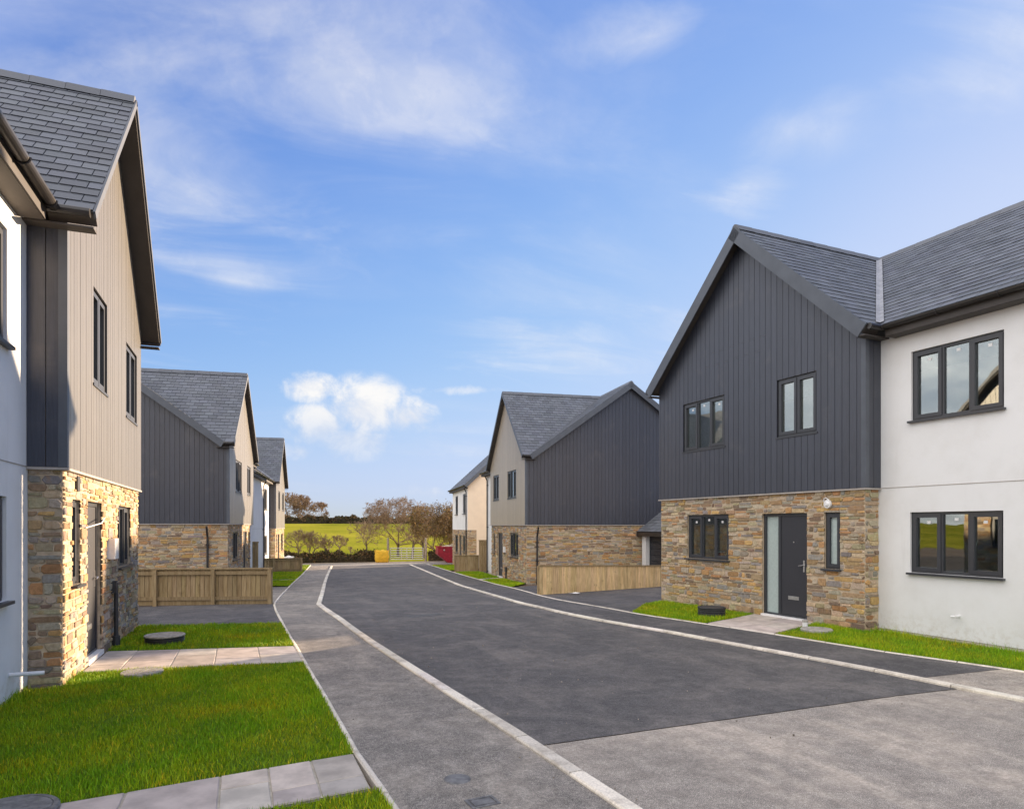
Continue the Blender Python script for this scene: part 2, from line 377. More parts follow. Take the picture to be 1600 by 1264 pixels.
def minus_rects(polys, rects):
    for (a0, a1, b0, b1) in rects:
        out = []
        for p in polys:
            q = clip_half(p, lambda v: a0-v[0]); out.append(q)
            q = clip_half(p, lambda v: v[0]-a1); out.append(q)
            m = clip_half(clip_half(p, lambda v: v[0]-a0) or [], lambda v: a1-v[0]) if True else p
            if len(m) >= 3:
                out.append(clip_half(m, lambda v: b0-v[1])); out.append(clip_half(m, lambda v: v[1]-b1))
        polys = [q for q in out if len(q) >= 3 and abs(area(q)) > 1e-6]
    return polys

# terrain height: the street falls gently away, then a field climbs behind it
GP = [(-400, 0), (10, 0), (14, -.05), (25, -.46), (40, -.72), (53, -.97), (58, -1.25), (75, -1.15), (100, -0.3), (130, 1.1), (165, 2.35), (200, 2.75), (260, 2.0), (500, -6), (2500, -60)]
def gz(x, y):
    for (a, za), (b, zb) in zip(GP, GP[1:]):
        if y <= b: return za+(zb-za)*(y-a)/(b-a)
    return GP[-1][1]
def ground_sheet(name, poly, off, mat, kind='structure', ys=None):
    tris = tessellate_polygon([[Vector((x, y, 0)) for x, y in poly]])
    mb = MB(); brk = [-1e4]+[y for y, _ in GP[1:-1]]+[1e4]
    for t3 in tris:
        tri = [poly[i] for i in t3]
        for y0, y1 in zip(brk, brk[1:]):
            q = clip_half(tri, lambda p: p[1]-y0)
            if len(q) >= 3: q = clip_half(q, lambda p: y1-p[1])
            if len(q) >= 3 and abs(area(q)) > 1e-7:
                if area(q) < 0: q = q[::-1]
                mb.add([(x, y, gz(x, y)+off) for x, y in q], [list(range(len(q)))])
    o = mb.build(name, mat); o['kind'] = kind; return o
def polyline(pts, step):                       # resample
    out = []; acc = 0
    P = [Vector((x, y)) for x, y in pts]
    segs = [(a, b, (b-a).length) for a, b in zip(P, P[1:])]; tot = sum(s[2] for s in segs); n = max(1, round(tot/step))
    for i in range(n+1):
        d = tot*i/n
        for a, b, L in segs:
            if d <= L+1e-6: out.append(tuple(a+(b-a)*(d/L))); break
            d -= L
    return out
def smooth_line(pts, n=8):                     # Catmull-Rom
    P = [np.array(p, float) for p in pts]; P = [2*P[0]-P[1]]+P+[2*P[-1]-P[-2]]; out = []
    for i in range(1, len(P)-2):
        for k in range(n):
            t = k/n; a, b, c, d = P[i-1:i+3]
            out.append(tuple(0.5*((2*b)+(c-a)*t+(2*a-5*b+4*c-d)*t*t+(-a+3*b-3*c+d)*t**3)))
    out.append(tuple(P[-2])); return out
def offset_line(pts, d):                       # to the right of travel
    out = []
    for i, p in enumerate(pts):
        a = pts[max(i-1, 0)]; b = pts[min(i+1, len(pts)-1)]
        t = Vector((b[0]-a[0], b[1]-a[1])).normalized(); out.append((p[0]+t.y*d, p[1]-t.x*d))
    return out
def kerb_run(name, piece, pts, width, top, depth, unit):
    root = empty(name, (pts[0][0], pts[0][1], gz(*pts[0]))); root['kind'] = 'structure'
    L = polyline(pts, unit); R = offset_line(L, width)
    for i in range(len(L)-1):
        mb = MB(); g = 0.009/unit; k = rnd.uniform(0.80, 1.10); kk = (k, k*rnd.uniform(0.97, 1.0), k*rnd.uniform(0.93, 1.0))
        lerp = lambda a, b, t: (a[0]+(b[0]-a[0])*t, a[1]+(b[1]-a[1])*t)
        a, b, c, d = lerp(L[i], L[i+1], g), lerp(L[i], L[i+1], 1-g), lerp(R[i], R[i+1], 1-g), lerp(R[i], R[i+1], g)
        j = rnd.uniform(-0.003, 0.003)
        ch = 0.012
        def ins(p, q): v = Vector((q[0]-p[0], q[1]-p[1])); v = v.normalized()*ch; return (p[0]+v.x, p[1]+v.y)
        ta, tb, tcx, td = ins(a, d), ins(b, c), ins(c, b), ins(d, a)
        vs = [(x, y, gz(x, y)-depth) for x, y in (a, b, c, d)]+[(x, y, gz(x, y)+top-ch+j) for x, y in (a, b, c, d)]+[(x, y, gz(x, y)+top+j) for x, y in (ta, tb, tcx, td)]
        fs = [[0, 1, 5, 4], [1, 2, 6, 5], [2, 3, 7, 6], [3, 0, 4, 7], [4, 5, 9, 8], [5, 6, 10, 9], [6, 7, 11, 10], [7, 4, 8, 11], [8, 9, 10, 11]]
        mb.add(vs, fs, kk); mb.build(piece, 'kerb', root, root.location)
    return root

# ------------------------------------------------------------------ the ground plan
EDGE_L = smooth_line([(1.5, -12), (1.0, 1), (0.83, 4.35), (0.76, 5.2), (0.70, 7.0), (0.62, 9.03), (0.56, 10.9), (0.48, 13.6), (0.44, 16.5)], 6) + smooth_line([(0.45, 18.9), (1.04, 25.7), (2.36, 37.4), (3.62, 49.5)], 6)
KERB_L = smooth_line([(3.2, -12), (2.45, 1), (2.23, 3.8), (2.14, 5.2), (1.90, 8.0), (1.68, 11.0), (1.55, 15.0), (1.52, 18.1)], 6) + smooth_line([(1.62, 19.0), (2.9, 31), (4.72, 46.4)], 6)
KERB_R = smooth_line([(8.6, -12), (7.9, 1.5), (7.44, 4.9), (7.22, 6.6), (6.72, 9.2), (6.2, 12.2), (6.15, 15), (6.62, 19.2), (8.2, 32.2), (9.98, 46.4)], 8)
EDGE_R = smooth_line([(10.2, -12), (9.35, 2.5), (8.93, 5.63), (8.52, 6.95), (8.10, 9.05), (7.78, 10.6), (7.50, 12.3), (7.42, 14.8), (7.62, 17.5), (8.55, 23.1), (9.6, 33), (10.6, 41.5), (11.2, 46.5)], 8)

def cut_y(line, y0, y1):
    def at(y):
        for a, b in zip(line, line[1:]):
            if a[1] <= y <= b[1]: t = (y-a[1])/(b[1]-a[1]+1e-9); return (a[0]+(b[0]-a[0])*t, y)
        return (line[0] if y < line[0][1] else line[-1])
    return [at(y0)]+[p for p in line if y0 < p[1] < y1]+[at(y1)]
def between(l1, l2, y0, y1): return cut_y(l1, y0, y1)+cut_y(l2, y0, y1)[::-1]

ground_sheet('ground', [(-400, -400), (500, -400), (500, 53), (-400, 53)], -0.03, 'soil')
ground_sheet('field', [(-900, 53), (1500, 53), (1500, 2500), (-900, 2500)], -0.03, 'field')
joint = [(2.23, 5.18), (3.75, 5.25), (5.09, 5.30), (6.04, 5.335), (6.6, 5.35), (7.45, 5.33)]
jl = []
for p, q in zip(joint, joint[1:]):
    for k in range(6): t = k/6; jl.append((p[0]+(q[0]-p[0])*t, p[1]+(q[1]-p[1])*t+rnd.uniform(-0.006, 0.006)))
jl.append(joint[-1])
KLi = offset_line(KERB_L, 0.06); KRi = offset_line(KERB_R, -0.06)
o = ground_sheet('road', cut_y(KLi, -12, 5.18)+jl+cut_y(KRi, -12, 5.33)[::-1], 0.0, 'tarmac_old'); tag(o, 'worn pale grey tarmac in the foreground of the street', 'road')
o = ground_sheet('road', cut_y(KLi, 5.18, 46.4)+cut_y(KRi, 5.33, 46.4)[::-1]+jl[::-1], 0.006, 'tarmac_new'); tag(o, 'fresh dark tarmac carriageway running down the street', 'road')
o = ground_sheet('road', [(-8, 46.4), (22, 46.4), (22, 51.4), (-8, 51.4)], -0.004, 'tarmac_path'); tag(o, 'grey tarmac of the turning area at the end of the street', 'road')
o = ground_sheet('gravel_verge', [(-10, 51.3), (26, 50.6), (26, 53.2), (-10, 53.2)], 0.01, 'gravel', 'structure')
o = ground_sheet('footpath', between(offset_line(EDGE_L, 0.03), offset_line(KERB_L, 0.06), -12, 46.4), 0.012, 'tarmac_path'); tag(o, 'grey tarmac footpath along the left lawns', 'footpath')
o = ground_sheet('footpath', between(offset_line(KERB_R, 0.05), offset_line(EDGE_R, 0.02), 5.85, 46.4), 0.012, 'tarmac_drive'); tag(o, 'dark new tarmac footpath in front of the right houses', 'footpath')
o = ground_sheet('footpath', between(offset_line(KERB_R, 0.05), offset_line(EDGE_R, 0.02), -12, 5.85), 0.008, 'tarmac_old'); tag(o, 'pale old tarmac footpath at the right edge of the foreground', 'footpath')
kerb_run('kerb', 'kerb_stone', offset_line(KERB_L, -0.0625), 0.125, 0.038, 0.10, 0.915)
kerb_run('kerb', 'kerb_stone', offset_line(KERB_R, -0.0625), 0.125, 0.038, 0.10, 0.915)
kerb_run('edging', 'edging_stone', offset_line(EDGE_L, -0.025), 0.05, 0.034, 0.08, 0.915)
kerb_run('edging', 'edging_stone', offset_line(EDGE_R, -0.025), 0.05, 0.028, 0.08, 0.915)

# lawns / drives / paths (each outline from its own edges)
def EL(y0, y1): return cut_y(offset_line(EDGE_L, -0.02), y0, y1)
def ER(y0, y1): return cut_y(offset_line(EDGE_R, 0.02), y0, y1)
LAWNS = []
def lawn(poly, label, dens, hgt, off=0.022):
    o = ground_sheet('lawn', poly, off, 'grass_base'); tag(o, label, 'lawn'); LAWNS.append((poly, dens, hgt, off, label)); return o
lawn([(-2.40, 5.02)]+[(-1.17, 5.13), (-0.28, 5.27)]+EL(5.46, 9.36)+[(-2.03, 9.62), (-2.04, 8.86), (-2.40, 8.86)], 'large green lawn in front of the left white wall', 6500, 0.042)
lawn(EL(3.2, 4.66)+[(0.18, 4.58), (-0.6, 4.44), (-2.4, 4.2), (-2.4, 3.2)], 'corner of green lawn at the lower edge of the photo', 6500, 0.042)
lawn([(-2.03, 11.25)]+EL(10.75, 13.6)+[(-2.05, 14.2)], 'small green lawn between the door path and the left drive', 2600, 0.05)
ground_sheet('driveway', EL(13.62, 19.3)+[(-14, 20.6), (-14, 14.9), (-2.05, 14.22)], 0.015, 'tarmac_drive')
ground_sheet('driveway', EL(19.3, 27.2)+[(-1.0, 27.6), (-1.0, 20.0)], 0.012, 'tarmac_path')
lawn([(-0.55, 28.8)]+EL(27.4, 31.2)+[(0.0, 31.5)], 'far strip of lawn in front of the left middle house, nearer half', 900, 0.05)
lawn([(0.0, 32.3)]+EL(32.0, 38.7)+[(0.3, 39.1)], 'far strip of lawn before the short left fence', 700, 0.05)
ground_sheet('path', [(-0.1, 31.6)]+EL(31.3, 31.9)+[(-0.1, 32.2)], 0.018, 'slab')
lawn([(1.2, 40.2)]+EL(40.0, 48.5)+[(2.2, 48.8)], 'farthest left lawn beyond the short fence', 500, 0.05)
# right side
lawn(ER(10.55, 12.6)+[(8.6, 13.9), (9.5, 14.4), (9.75, 11.35)], 'dark green lawn left of the right front door', 3200, 0.05)
lawn(ER(1.0, 9.02)+[(9.72, 9.75), (9.78, 8.7), (10.12, 8.68), (10.35, 1.0)][::1], 'green lawn strip under the right white wall', 4200, 0.045)
ground_sheet('driveway', ER(12.62, 22.6)+[(11.0, 24.0), (20, 23.0), (20, 14.6), (9.5, 14.42), (8.6, 13.92)], 0.015, 'tarmac_drive')
lawn(ER(22.7, 27.6)+[(10.2, 28.2), (9.9, 24.7)], 'small lawn in front of the right middle house, nearer half', 1100, 0.05)
lawn(ER(28.4, 34.4)+[(11.1, 34.6), (10.5, 29.2)], 'small lawn beyond the door path of the right middle house', 900, 0.05)
ground_sheet('path', ER(27.62, 28.38)+[(10.48, 29.15), (10.22, 28.25)], 0.018, 'slab')
lawn(ER(36.6, 43.8)+[(12.6, 44.0), (11.7, 37.0)], 'far lawn in front of the farthest right house', 500, 0.05)

def slab_path(quad, cols, label):
    """quad: corners A,B (one end), D,C (other end); cols: list of (u0,u1,[v splits])"""
    A, B, C, D = [Vector(p) for p in quad]
    root = empty('path', (A.x, A.y, gz(A.x, A.y))); root['kind'] = 'structure'; tag(root, label, 'path')
    P = lambda u, v: tuple((A+(B-A)*u)*(1-v)+(D+(C-D)*u)*v)
    Lu = (B-A).length; Lv = (D-A).length
    bed = ground_sheet('mortar_bed', [P(0, 0), P(1, 0), P(1, 1), P(0, 1)], 0.026, 'slab_joint'); bed.parent = root; bed.matrix_parent_inverse = root.matrix_basis.inverted(); del bed['kind']
    for u0, u1, vs in cols:
        vs = [0]+list(vs)+[1]
        for v0, v1 in zip(vs, vs[1:]):
            g = 0.007; mb = MB(); k = rnd.uniform(0.82, 1.15); c = (k*rnd.uniform(0.97, 1.06), k, k*rnd.uniform(0.94, 1.03))
            q = [P(u0+g/Lu, v0+g/Lv), P(u1-g/Lu, v0+g/Lv), P(u1-g/Lu, v1-g/Lv), P(u0+g/Lu, v1-g/Lv)]
            h = 0.034+rnd.uniform(-0.003, 0.003)
            cx = sum(p[0] for p in q)/4; cy = sum(p[1] for p in q)/4
            jq = [(x+rnd.uniform(-.003, .003), y+rnd.uniform(-.003, .003)) for x, y in q]
            tq = [(x+(cx-x)*0.02, y+(cy-y)*0.02) for x, y in jq]
            vsx = [(x, y, gz(x, y)-0.02) for x, y in jq]+[(x, y, gz(x, y)+h-0.006) for x, y in jq]+[(x, y, gz(x, y)+h) for x, y in tq]
            fs = [[i, (i+1) % 4, 4+(i+1) % 4, 4+i] for i in range(4)]+[[4+i, 4+(i+1) % 4, 8+(i+1) % 4, 8+i] for i in range(4)]+[[8, 9, 10, 11]]
            mb.add(vsx, fs, c); mb.build('slab', 'slab', root, root.location)
    return root
slab_path([(0.735, 4.69), (-2.35, 4.22), (-2.35, 4.93), (0.715, 5.44)], [(0, 0.105, [0.34, 0.999][:1]), (0.105, 0.205, [0.34]), (0.205, 0.31, [0.62]), (0.31, 0.50, []), (0.50, 0.63, [0.45]), (0.63, 0.8, []), (0.8, 1, [0.5])], 'stone slab path at the lower left corner of the photo')
slab_path([(0.585, 9.40), (-2.0, 9.66), (-2.0, 11.22), (0.535, 10.68)], [(0, 0.2, [0.5]), (0.2, 0.42, [0.33]), (0.42, 0.62, [0.6]), (0.62, 0.84, [0.4]), (0.84, 1, [0.25, 0.7])], 'pinkish slab path leading to the left front door')
slab_path([(8.10, 9.07), (9.74, 9.78), (9.66, 11.32), (7.85, 10.50)], [(0, 0.3, [0.5]), (0.3, 0.65, [0.35, 0.7]), (0.65, 1, [0.5])], 'pale slab path at the right front door')

# ------------------------------------------------------------------ houses
STONE_COLS = [(0.46, 0.33, 0.19), (0.40, 0.26, 0.13), (0.50, 0.31, 0.11), (0.30, 0.20, 0.12), (0.33, 0.30, 0.25), (0.26, 0.25, 0.24), (0.52, 0.41, 0.27), (0.37, 0.33, 0.20), (0.21, 0.15, 0.11), (0.44, 0.37, 0.28), (0.43, 0.22, 0.09)]
def stone_pieces(a0, a1, b0, b1, r):
    out = []; z = b0
    rows = []
    while z < b1-0.02:
        h = r.choice([0.035, 0.045, 0.052, 0.06, 0.07, 0.085, 0.11])*r.uniform(0.9, 1.1)
        if z+h > b1-0.045: h = b1-z
        rows.append((z, z+h)); z += h
    wob = lambda a, k: 0.014*math.sin(a*3.1+k*1.7)+0.010*math.sin(a*7.7+k*2.9)
    for k, (z0, z1) in enumerate(rows):
        a = a0+r.uniform(-0.25, 0.0)
        while a < a1:
            w = min(0.62, max(0.09, r.gauss(0.21, 0.09)))*(1.15 if z1-z0 < 0.08 else 1.0)
            e0, e1 = max(a, a0), min(a+w, a1)
            if e1-e0 > 0.035:
                parts = [(z0, z1)]
                if z1-z0 > 0.115 and r.random() < 0.35: zm = z0+(z1-z0)*r.uniform(0.35, 0.65); parts = [(z0, zm), (zm, z1)]
                for q0, q1 in parts:
                    g = r.uniform(0.004, 0.010); lo = g if q0 > b0 else 0; hi = g if q1 < b1 else 0
                    x0, x1, y0, y1 = e0+g, e1-g, q0+lo+(wob(e0, k) if q0 > b0+.01 else 0), q1-hi+(wob(e0, k+1) if q1 < b1-.01 else 0)
                    if y1-y0 < 0.022 or x1-x0 < 0.02: continue
                    j = lambda s: r.uniform(-s, s)
                    cc = min(0.045, (y1-y0)*0.55)
                    poly = [(x0+cc*r.random(), y0+j(.004)), (x1-cc*r.random(), y0+j(.004)), (x1+j(.004), y0+cc*r.random()), (x1+j(.005), y1-cc*r.random()), (x1-cc*r.random(), y1+j(.004)), (x0+cc*r.random(), y1+j(.004)), (x0+j(.005), y1-cc*r.random()), (x0+j(.004), y0+cc*r.random())]
                    out.append(poly)
            a += w
    return out
def stone_mesh(mb, F, poly, dep, col, r):
    cx = sum(p[0] for p in poly)/len(poly); cy = sum(p[1] for p in poly)/len(poly); n = len(poly)
    def ins(p):
        d = math.hypot(p[0]-cx, p[1]-cy)+1e-6; k = min(0.4, 0.010/d); return (p[0]+(cx-p[0])*k, p[1]+(cy-p[1])*k)
    top = [ins(p) for p in poly]; ta, tb = r.uniform(-.03, .03), r.uniform(-.05, .05)
    vs = [F(a, b, -0.015) for a, b in poly]+[F(a, b, dep-0.008) for a, b in poly]+[F(a, b, dep+(a-cx)*ta+(b-cy)*tb) for a, b in top]
    fs = [[i, (i+1) % n, n+(i+1) % n, n+i] for i in range(n)]+[[n+i, n+(i+1) % n, 2*n+(i+1) % n, 2*n+i] for i in range(n)]+[list(range(2*n, 3*n))]
    mb.add(vs, fs, col)
CAMP = Vector((0, 0, CAM_H))
def emit_pieces(name, items, mat, parent, org, limit):
    """items: (size key, MB). the largest in view become objects, the rest one stuff part"""
    items.sort(key=lambda i: -i[0])
    for _, mb in items[:limit]: mb.build(name, mat, parent, org)
    rest = items[limit:]
    if rest:
        m = MB()
        for _, x in rest: m.add(x.v, x.f); m.c[-len(x.v):] = x.c
        o = m.build(name, mat, parent, org); o['kind'] = 'stuff'

class House:
    def __init__(s, name, O, rot, side, floor, Wd, label, seed):
        s.O, s.side, s.floor, s.W = O, side, floor, Wd
        r = math.radians(rot); s.e = (math.sin(r), math.cos(r)); s.m = (math.cos(r)*side, -math.sin(r)*side)
        s.org = (O[0], O[1], floor); s.r = random.Random(seed)
        s.root = empty(name, s.org); tag(s.root, label, 'house')
        s.buf = {'stone': [], 'slate': [], 'board': [], 'front_board': []}
    def P(s, a, d, z): return (s.O[0]+s.e[0]*a+s.m[0]*d, s.O[1]+s.e[1]*a+s.m[1]*d, s.floor+z)
    def front(s, d=0.0): return lambda a, b, c: s.P(a, d-c, b)
    def near(s, at=0.0): return lambda a, b, c: s.P(at-c, a, b)
    def far(s, at): return lambda a, b, c: s.P(at+c, a, b)
    def part(s, mb, name, mat, parent=None, smooth=False): return mb.build(name, mat, parent or s.root, s.org, smooth)
    def key(s, F, poly):
        a = sum(p[0] for p in poly)/len(poly); b = sum(p[1] for p in poly)/len(poly)
        p = Vector(F(a, b, 0)); n = (Vector(F(a, b, 1))-p); v = CAMP-p; L = v.length
        return abs(area(poly))*max(0.0, n.dot(v)/L)/(L*L)
    def wall(s, F, polys, holes, mat, name, c=0.0, reveal=0.12):
        mb = MB()
        for p in minus_rects(polys, holes): mb.sheet(F, p, c)
        for a0, a1, b0, b1 in holes:
            for q in ([(a0, b0), (a1, b0)], [(a1, b0), (a1, b1)], [(a1, b1), (a0, b1)], [(a0, b1), (a0, b0)]):
                mb.add([F(*q[0], c), F(*q[1], c), F(*q[1], -reveal), F(*q[0], -reveal)], [[0, 1, 2, 3]])
        return s.part(mb, name, mat)
    def stone(s, F, a0, a1, b0, b1, holes, limit=300, objs=True):
        w = s.wall(F, [[(a0, b0), (a1, b0), (a1, b1), (a0, b1)]], holes, 'mortar', 'stone_wall')
        for poly in stone_pieces(a0-0.0, a1, b0, b1, s.r):
            base = s.r.choice(STONE_COLS); k = s.r.uniform(0.75, 1.2); col = tuple(min(.8, (x*0.82+m_*0.18)*1.25*k*s.r.uniform(0.95, 1.05)) for x, m_ in zip(base, (0.40, 0.31, 0.205))); dep = s.r.uniform(0.006, 0.024)
            for q in minus_rects([poly], holes):
                if abs(area(q)) < 0.0012: continue
                mb = MB(); stone_mesh(mb, F, q, dep, col, s.r); s.buf['stone'].append((s.key(F, q), mb))
        return w
    def clad(s, F, polys, holes, c=0.03, pitch=0.150, a_start=0.0, joints=None, buf='board'):
        w = s.wall(F, polys, holes, 'clad_gap', 'cladding_wall', c, 0.10)
        lo = min(p[0] for q in polys for p in q); hi = max(p[0] for q in polys for p in q); zt = max(p[1] for q in polys for p in q); zb = min(p[1] for q in polys for p in q)
        a = lo; i = 0
        while a < hi-0.01:
            b = min(a+pitch, hi)
            k = s.r.uniform(0.90, 1.10); 
            cuts = [zb, zt+1]
            if joints and joints[0] < (a-lo) < joints[1]: cuts = [zb, joints[2]+(0.28 if i % 2 else 0.0), zt+1]
            for z0, z1 in zip(cuts, cuts[1:]):
                kk = k*s.r.uniform(0.97, 1.03)
                for reg in polys:
                    q = clip_convex([(a+0.0045, z0+0.002), (b-0.0045, z0+0.002), (b-0.0045, z1-0.002), (a+0.0045, z1-0.002)], reg)
                    if len(q) < 3: continue
                    for p in minus_rects([q], holes):
                        if abs(area(p)) < 0.002: continue
                        mb = MB(); mb.prism(F, p, c, c+0.020+s.r.uniform(0, 0.002), (kk, kk, kk*1.01)); s.buf[buf].append((s.key(F, p), mb))
            a = b; i += 1
        return w
    def slates(s, F, region, expo=0.19, wd=0.28):
        bs = [p[1] for p in region]; as_ = [p[0] for p in region]; b = min(bs); row = 0
        while b < max(bs):
            a = min(as_)-(wd*0.5 if row % 2 else 0)-wd
            while a < max(as_):
                q = clip_convex([(a+0.005, b), (a+wd-0.005, b), (a+wd-0.005, b+expo+0.06), (a+0.005, b+expo+0.06)], region)
                if len(q) >= 3 and abs(area(q)) > 0.002:
                    lift = s.r.uniform(0.013, 0.018); b_ = b; k = s.r.uniform(0.80, 1.18)
                    mb = MB(); f = lambda x, y, l=lift, b0=b_: l*(1-(y-b0)/(expo+0.06))+0.004
                    n = len(q)
                    vs = [F(x, y, f(x, y)-0.0075) for x, y in q]+[F(x, y, f(x, y)) for x, y in q]
                    mb.add(vs, [list(range(n))[::-1], list(range(n, 2*n))]+[[i, (i+1) % n, n+(i+1) % n, n+i] for i in range(n)], (k, k*s.r.uniform(0.99, 1.02), k*s.r.uniform(0.98, 1.04)))
                    s.buf['slate'].append((s.key(F, [(x, y) for x, y in q]), mb))
                a += wd
            b += expo; row += 1
    def flush(s, parents, lim=300, front_mat='cladding_lit_taupe'):
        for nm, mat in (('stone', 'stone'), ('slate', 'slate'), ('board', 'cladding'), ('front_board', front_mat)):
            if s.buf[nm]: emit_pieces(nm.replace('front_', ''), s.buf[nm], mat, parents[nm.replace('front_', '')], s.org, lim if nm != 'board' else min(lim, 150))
    def window(s, F, a0, a1, b0, b1, fr, inset=-0.045, stickers=False, handles=False, sill=True, glass='glass'):
        """fr: list of (width fraction, opening?)"""
        mb = MB(); w = 0.045; c0, c1 = inset-0.06, inset
        mb.ring(F, a0, a1, b0, b1, w, c0, c1)
        a = a0+w; tot = a1-a0-2*w; cells = []
        for i, (f, op) in enumerate(fr):
            e = a+tot*f
            if i < len(fr)-1: mb.rect(F, e-0.022, e+0.022, b0+w, b1-w, c0, c1)
            cells.append((a+(0.022 if i else 0), e-(0.022 if i < len(fr)-1 else 0), op)); a = e
        o = s.part(mb, 'window', 'frame')
        for x0, x1, op in cells:
            y0, y1 = b0+w, b1-w
            if op:
                sb = MB(); sb.ring(F, x0-0.012, x1+0.012, y0-0.012, y1+0.012, 0.058, c0+0.02, c1+0.014); s.part(sb, 'sash', 'frame', o)
                x0, x1, y0, y1 = x0+0.044, x1-0.044, y0+0.044, y1-0.044
                if handles:
                    hb = MB(); hx = x1+0.02 if handles > 0 else x0-0.02; hb.tube([F(hx, (y0+y1)/2-0.06, c0-0.0), F(hx, (y0+y1)/2, c0-0.03), F(hx-0.02, (y0+y1)/2+0.05, c0-0.03)], 0.008, 6); s.part(hb, 'handle', 'white_plastic', o)
            gb = MB(); gb.rect(F, x0-0.004, x1+0.004, y0-0.004, y1+0.004, c0+0.024, c0+0.030); s.part(gb, 'pane', glass, o)
            if stickers:
                tb = MB(); q = (x0+x1)/2+s.r.uniform(-.03, .03); tb.rect(F, q-0.03, q+0.03, y1-0.10, y1-0.055, c0+0.031, c0+0.032); s.part(tb, 'sticker', 'white_plastic', o)
        if sill:
            sb = MB(); sb.rect(F, a0-0.03, a1+0.03, b0-0.035, b0-0.002, inset-0.02, 0.065); s.part(sb, 'sill', 'frame', o)
        return o
    def door(s, F, a0, a1, b0, b1, side_lo, side_hi, hinge_hi=True):
        """leaf from a0+side_lo to a1-side_hi, glazed side light in the rest"""
        o_ = MB(); c0, c1 = -0.12, -0.05; w = 0.055
        o_.ring(F, a0, a1, b0, b1, w, c0, c1)
        l0, l1 = a0+side_lo, a1-side_hi
        if side_lo: o_.rect(F, l0-0.03, l0+0.03, b0+w, b1-w, c0, c1)
        if side_hi: o_.rect(F, l1-0.03, l1+0.03, b0+w, b1-w, c0, c1)
        o = s.part(o_, 'door', 'frame')
        x0 = l0+(0.03 if side_lo else w); x1 = l1-(0.03 if side_hi else w)
        lb = MB(); lb.rect(F, x0+0.004, x1-0.004, b0+w+0.004, b1-w-0.004, c0+0.01, c1-0.014); s.part(lb, 'leaf', 'door_leaf', o)
        for q0, q1 in (([(a0+w, l0-0.03)] if side_lo else [])+([(l1+0.03, a1-w)] if side_hi else [])):
            gb = MB(); gb.rect(F, q0, q1, b0+w, b1-w, c0+0.02, c0+0.03); s.part(gb, 'side_light', 'glass_obscure', o)
        hx = x0+0.07 if hinge_hi else x1-0.07; z = b0+1.02; cf = c1-0.014
        hb = MB(); hb.rect(F, hx-0.016, hx+0.016, z-0.11, z+0.11, cf, cf+0.008); hb.tube([F(hx, z+0.02, cf), F(hx, z+0.02, cf+0.045), F(hx+(0.10 if hinge_hi else -0.10), z+0.0, cf+0.045)], 0.010, 7); s.part(hb, 'handle', 'steel', o)
        mid = (x0+x1)/2
        pb = MB(); pb.rect(F, mid-0.13, mid+0.13, b0+0.36, b0+0.43, cf, cf+0.010); pb.rect(F, mid-0.10, mid+0.10, b0+0.378, b0+0.412, cf+0.010, cf+0.016); s.part(pb, 'letter_plate', 'steel', o)
        kb = MB(); kb.rect(F, mid-0.012, mid+0.012, b0+1.46, b0+1.484, cf, cf+0.008); s.part(kb, 'spy_hole', 'steel', o)
        tb = MB(); tb.rect(F, a0-0.01, a1+0.01, b0-0.04, b0+0.022, c0, 0.03); s.part(tb, 'threshold', 'white_plastic', o)
        return o
    def downpipe(s, F, a, z0, z1, c=0.06, off=0.0):
        mb = MB(); mb.tube([F(a, z0, c), F(a, z1-0.35, c), F(a+off, z1-0.12, c+0.12), F(a+off, z1, c+0.16)], 0.034, 10)
        for z in (z0+0.5, (z0+z1)/2, z1-0.6): mb.rect(F, a-0.05, a+0.05, z-0.02, z+0.02, 0.0, c+0.04)
        s.part(mb, 'downpipe', 'gutter', smooth=False)

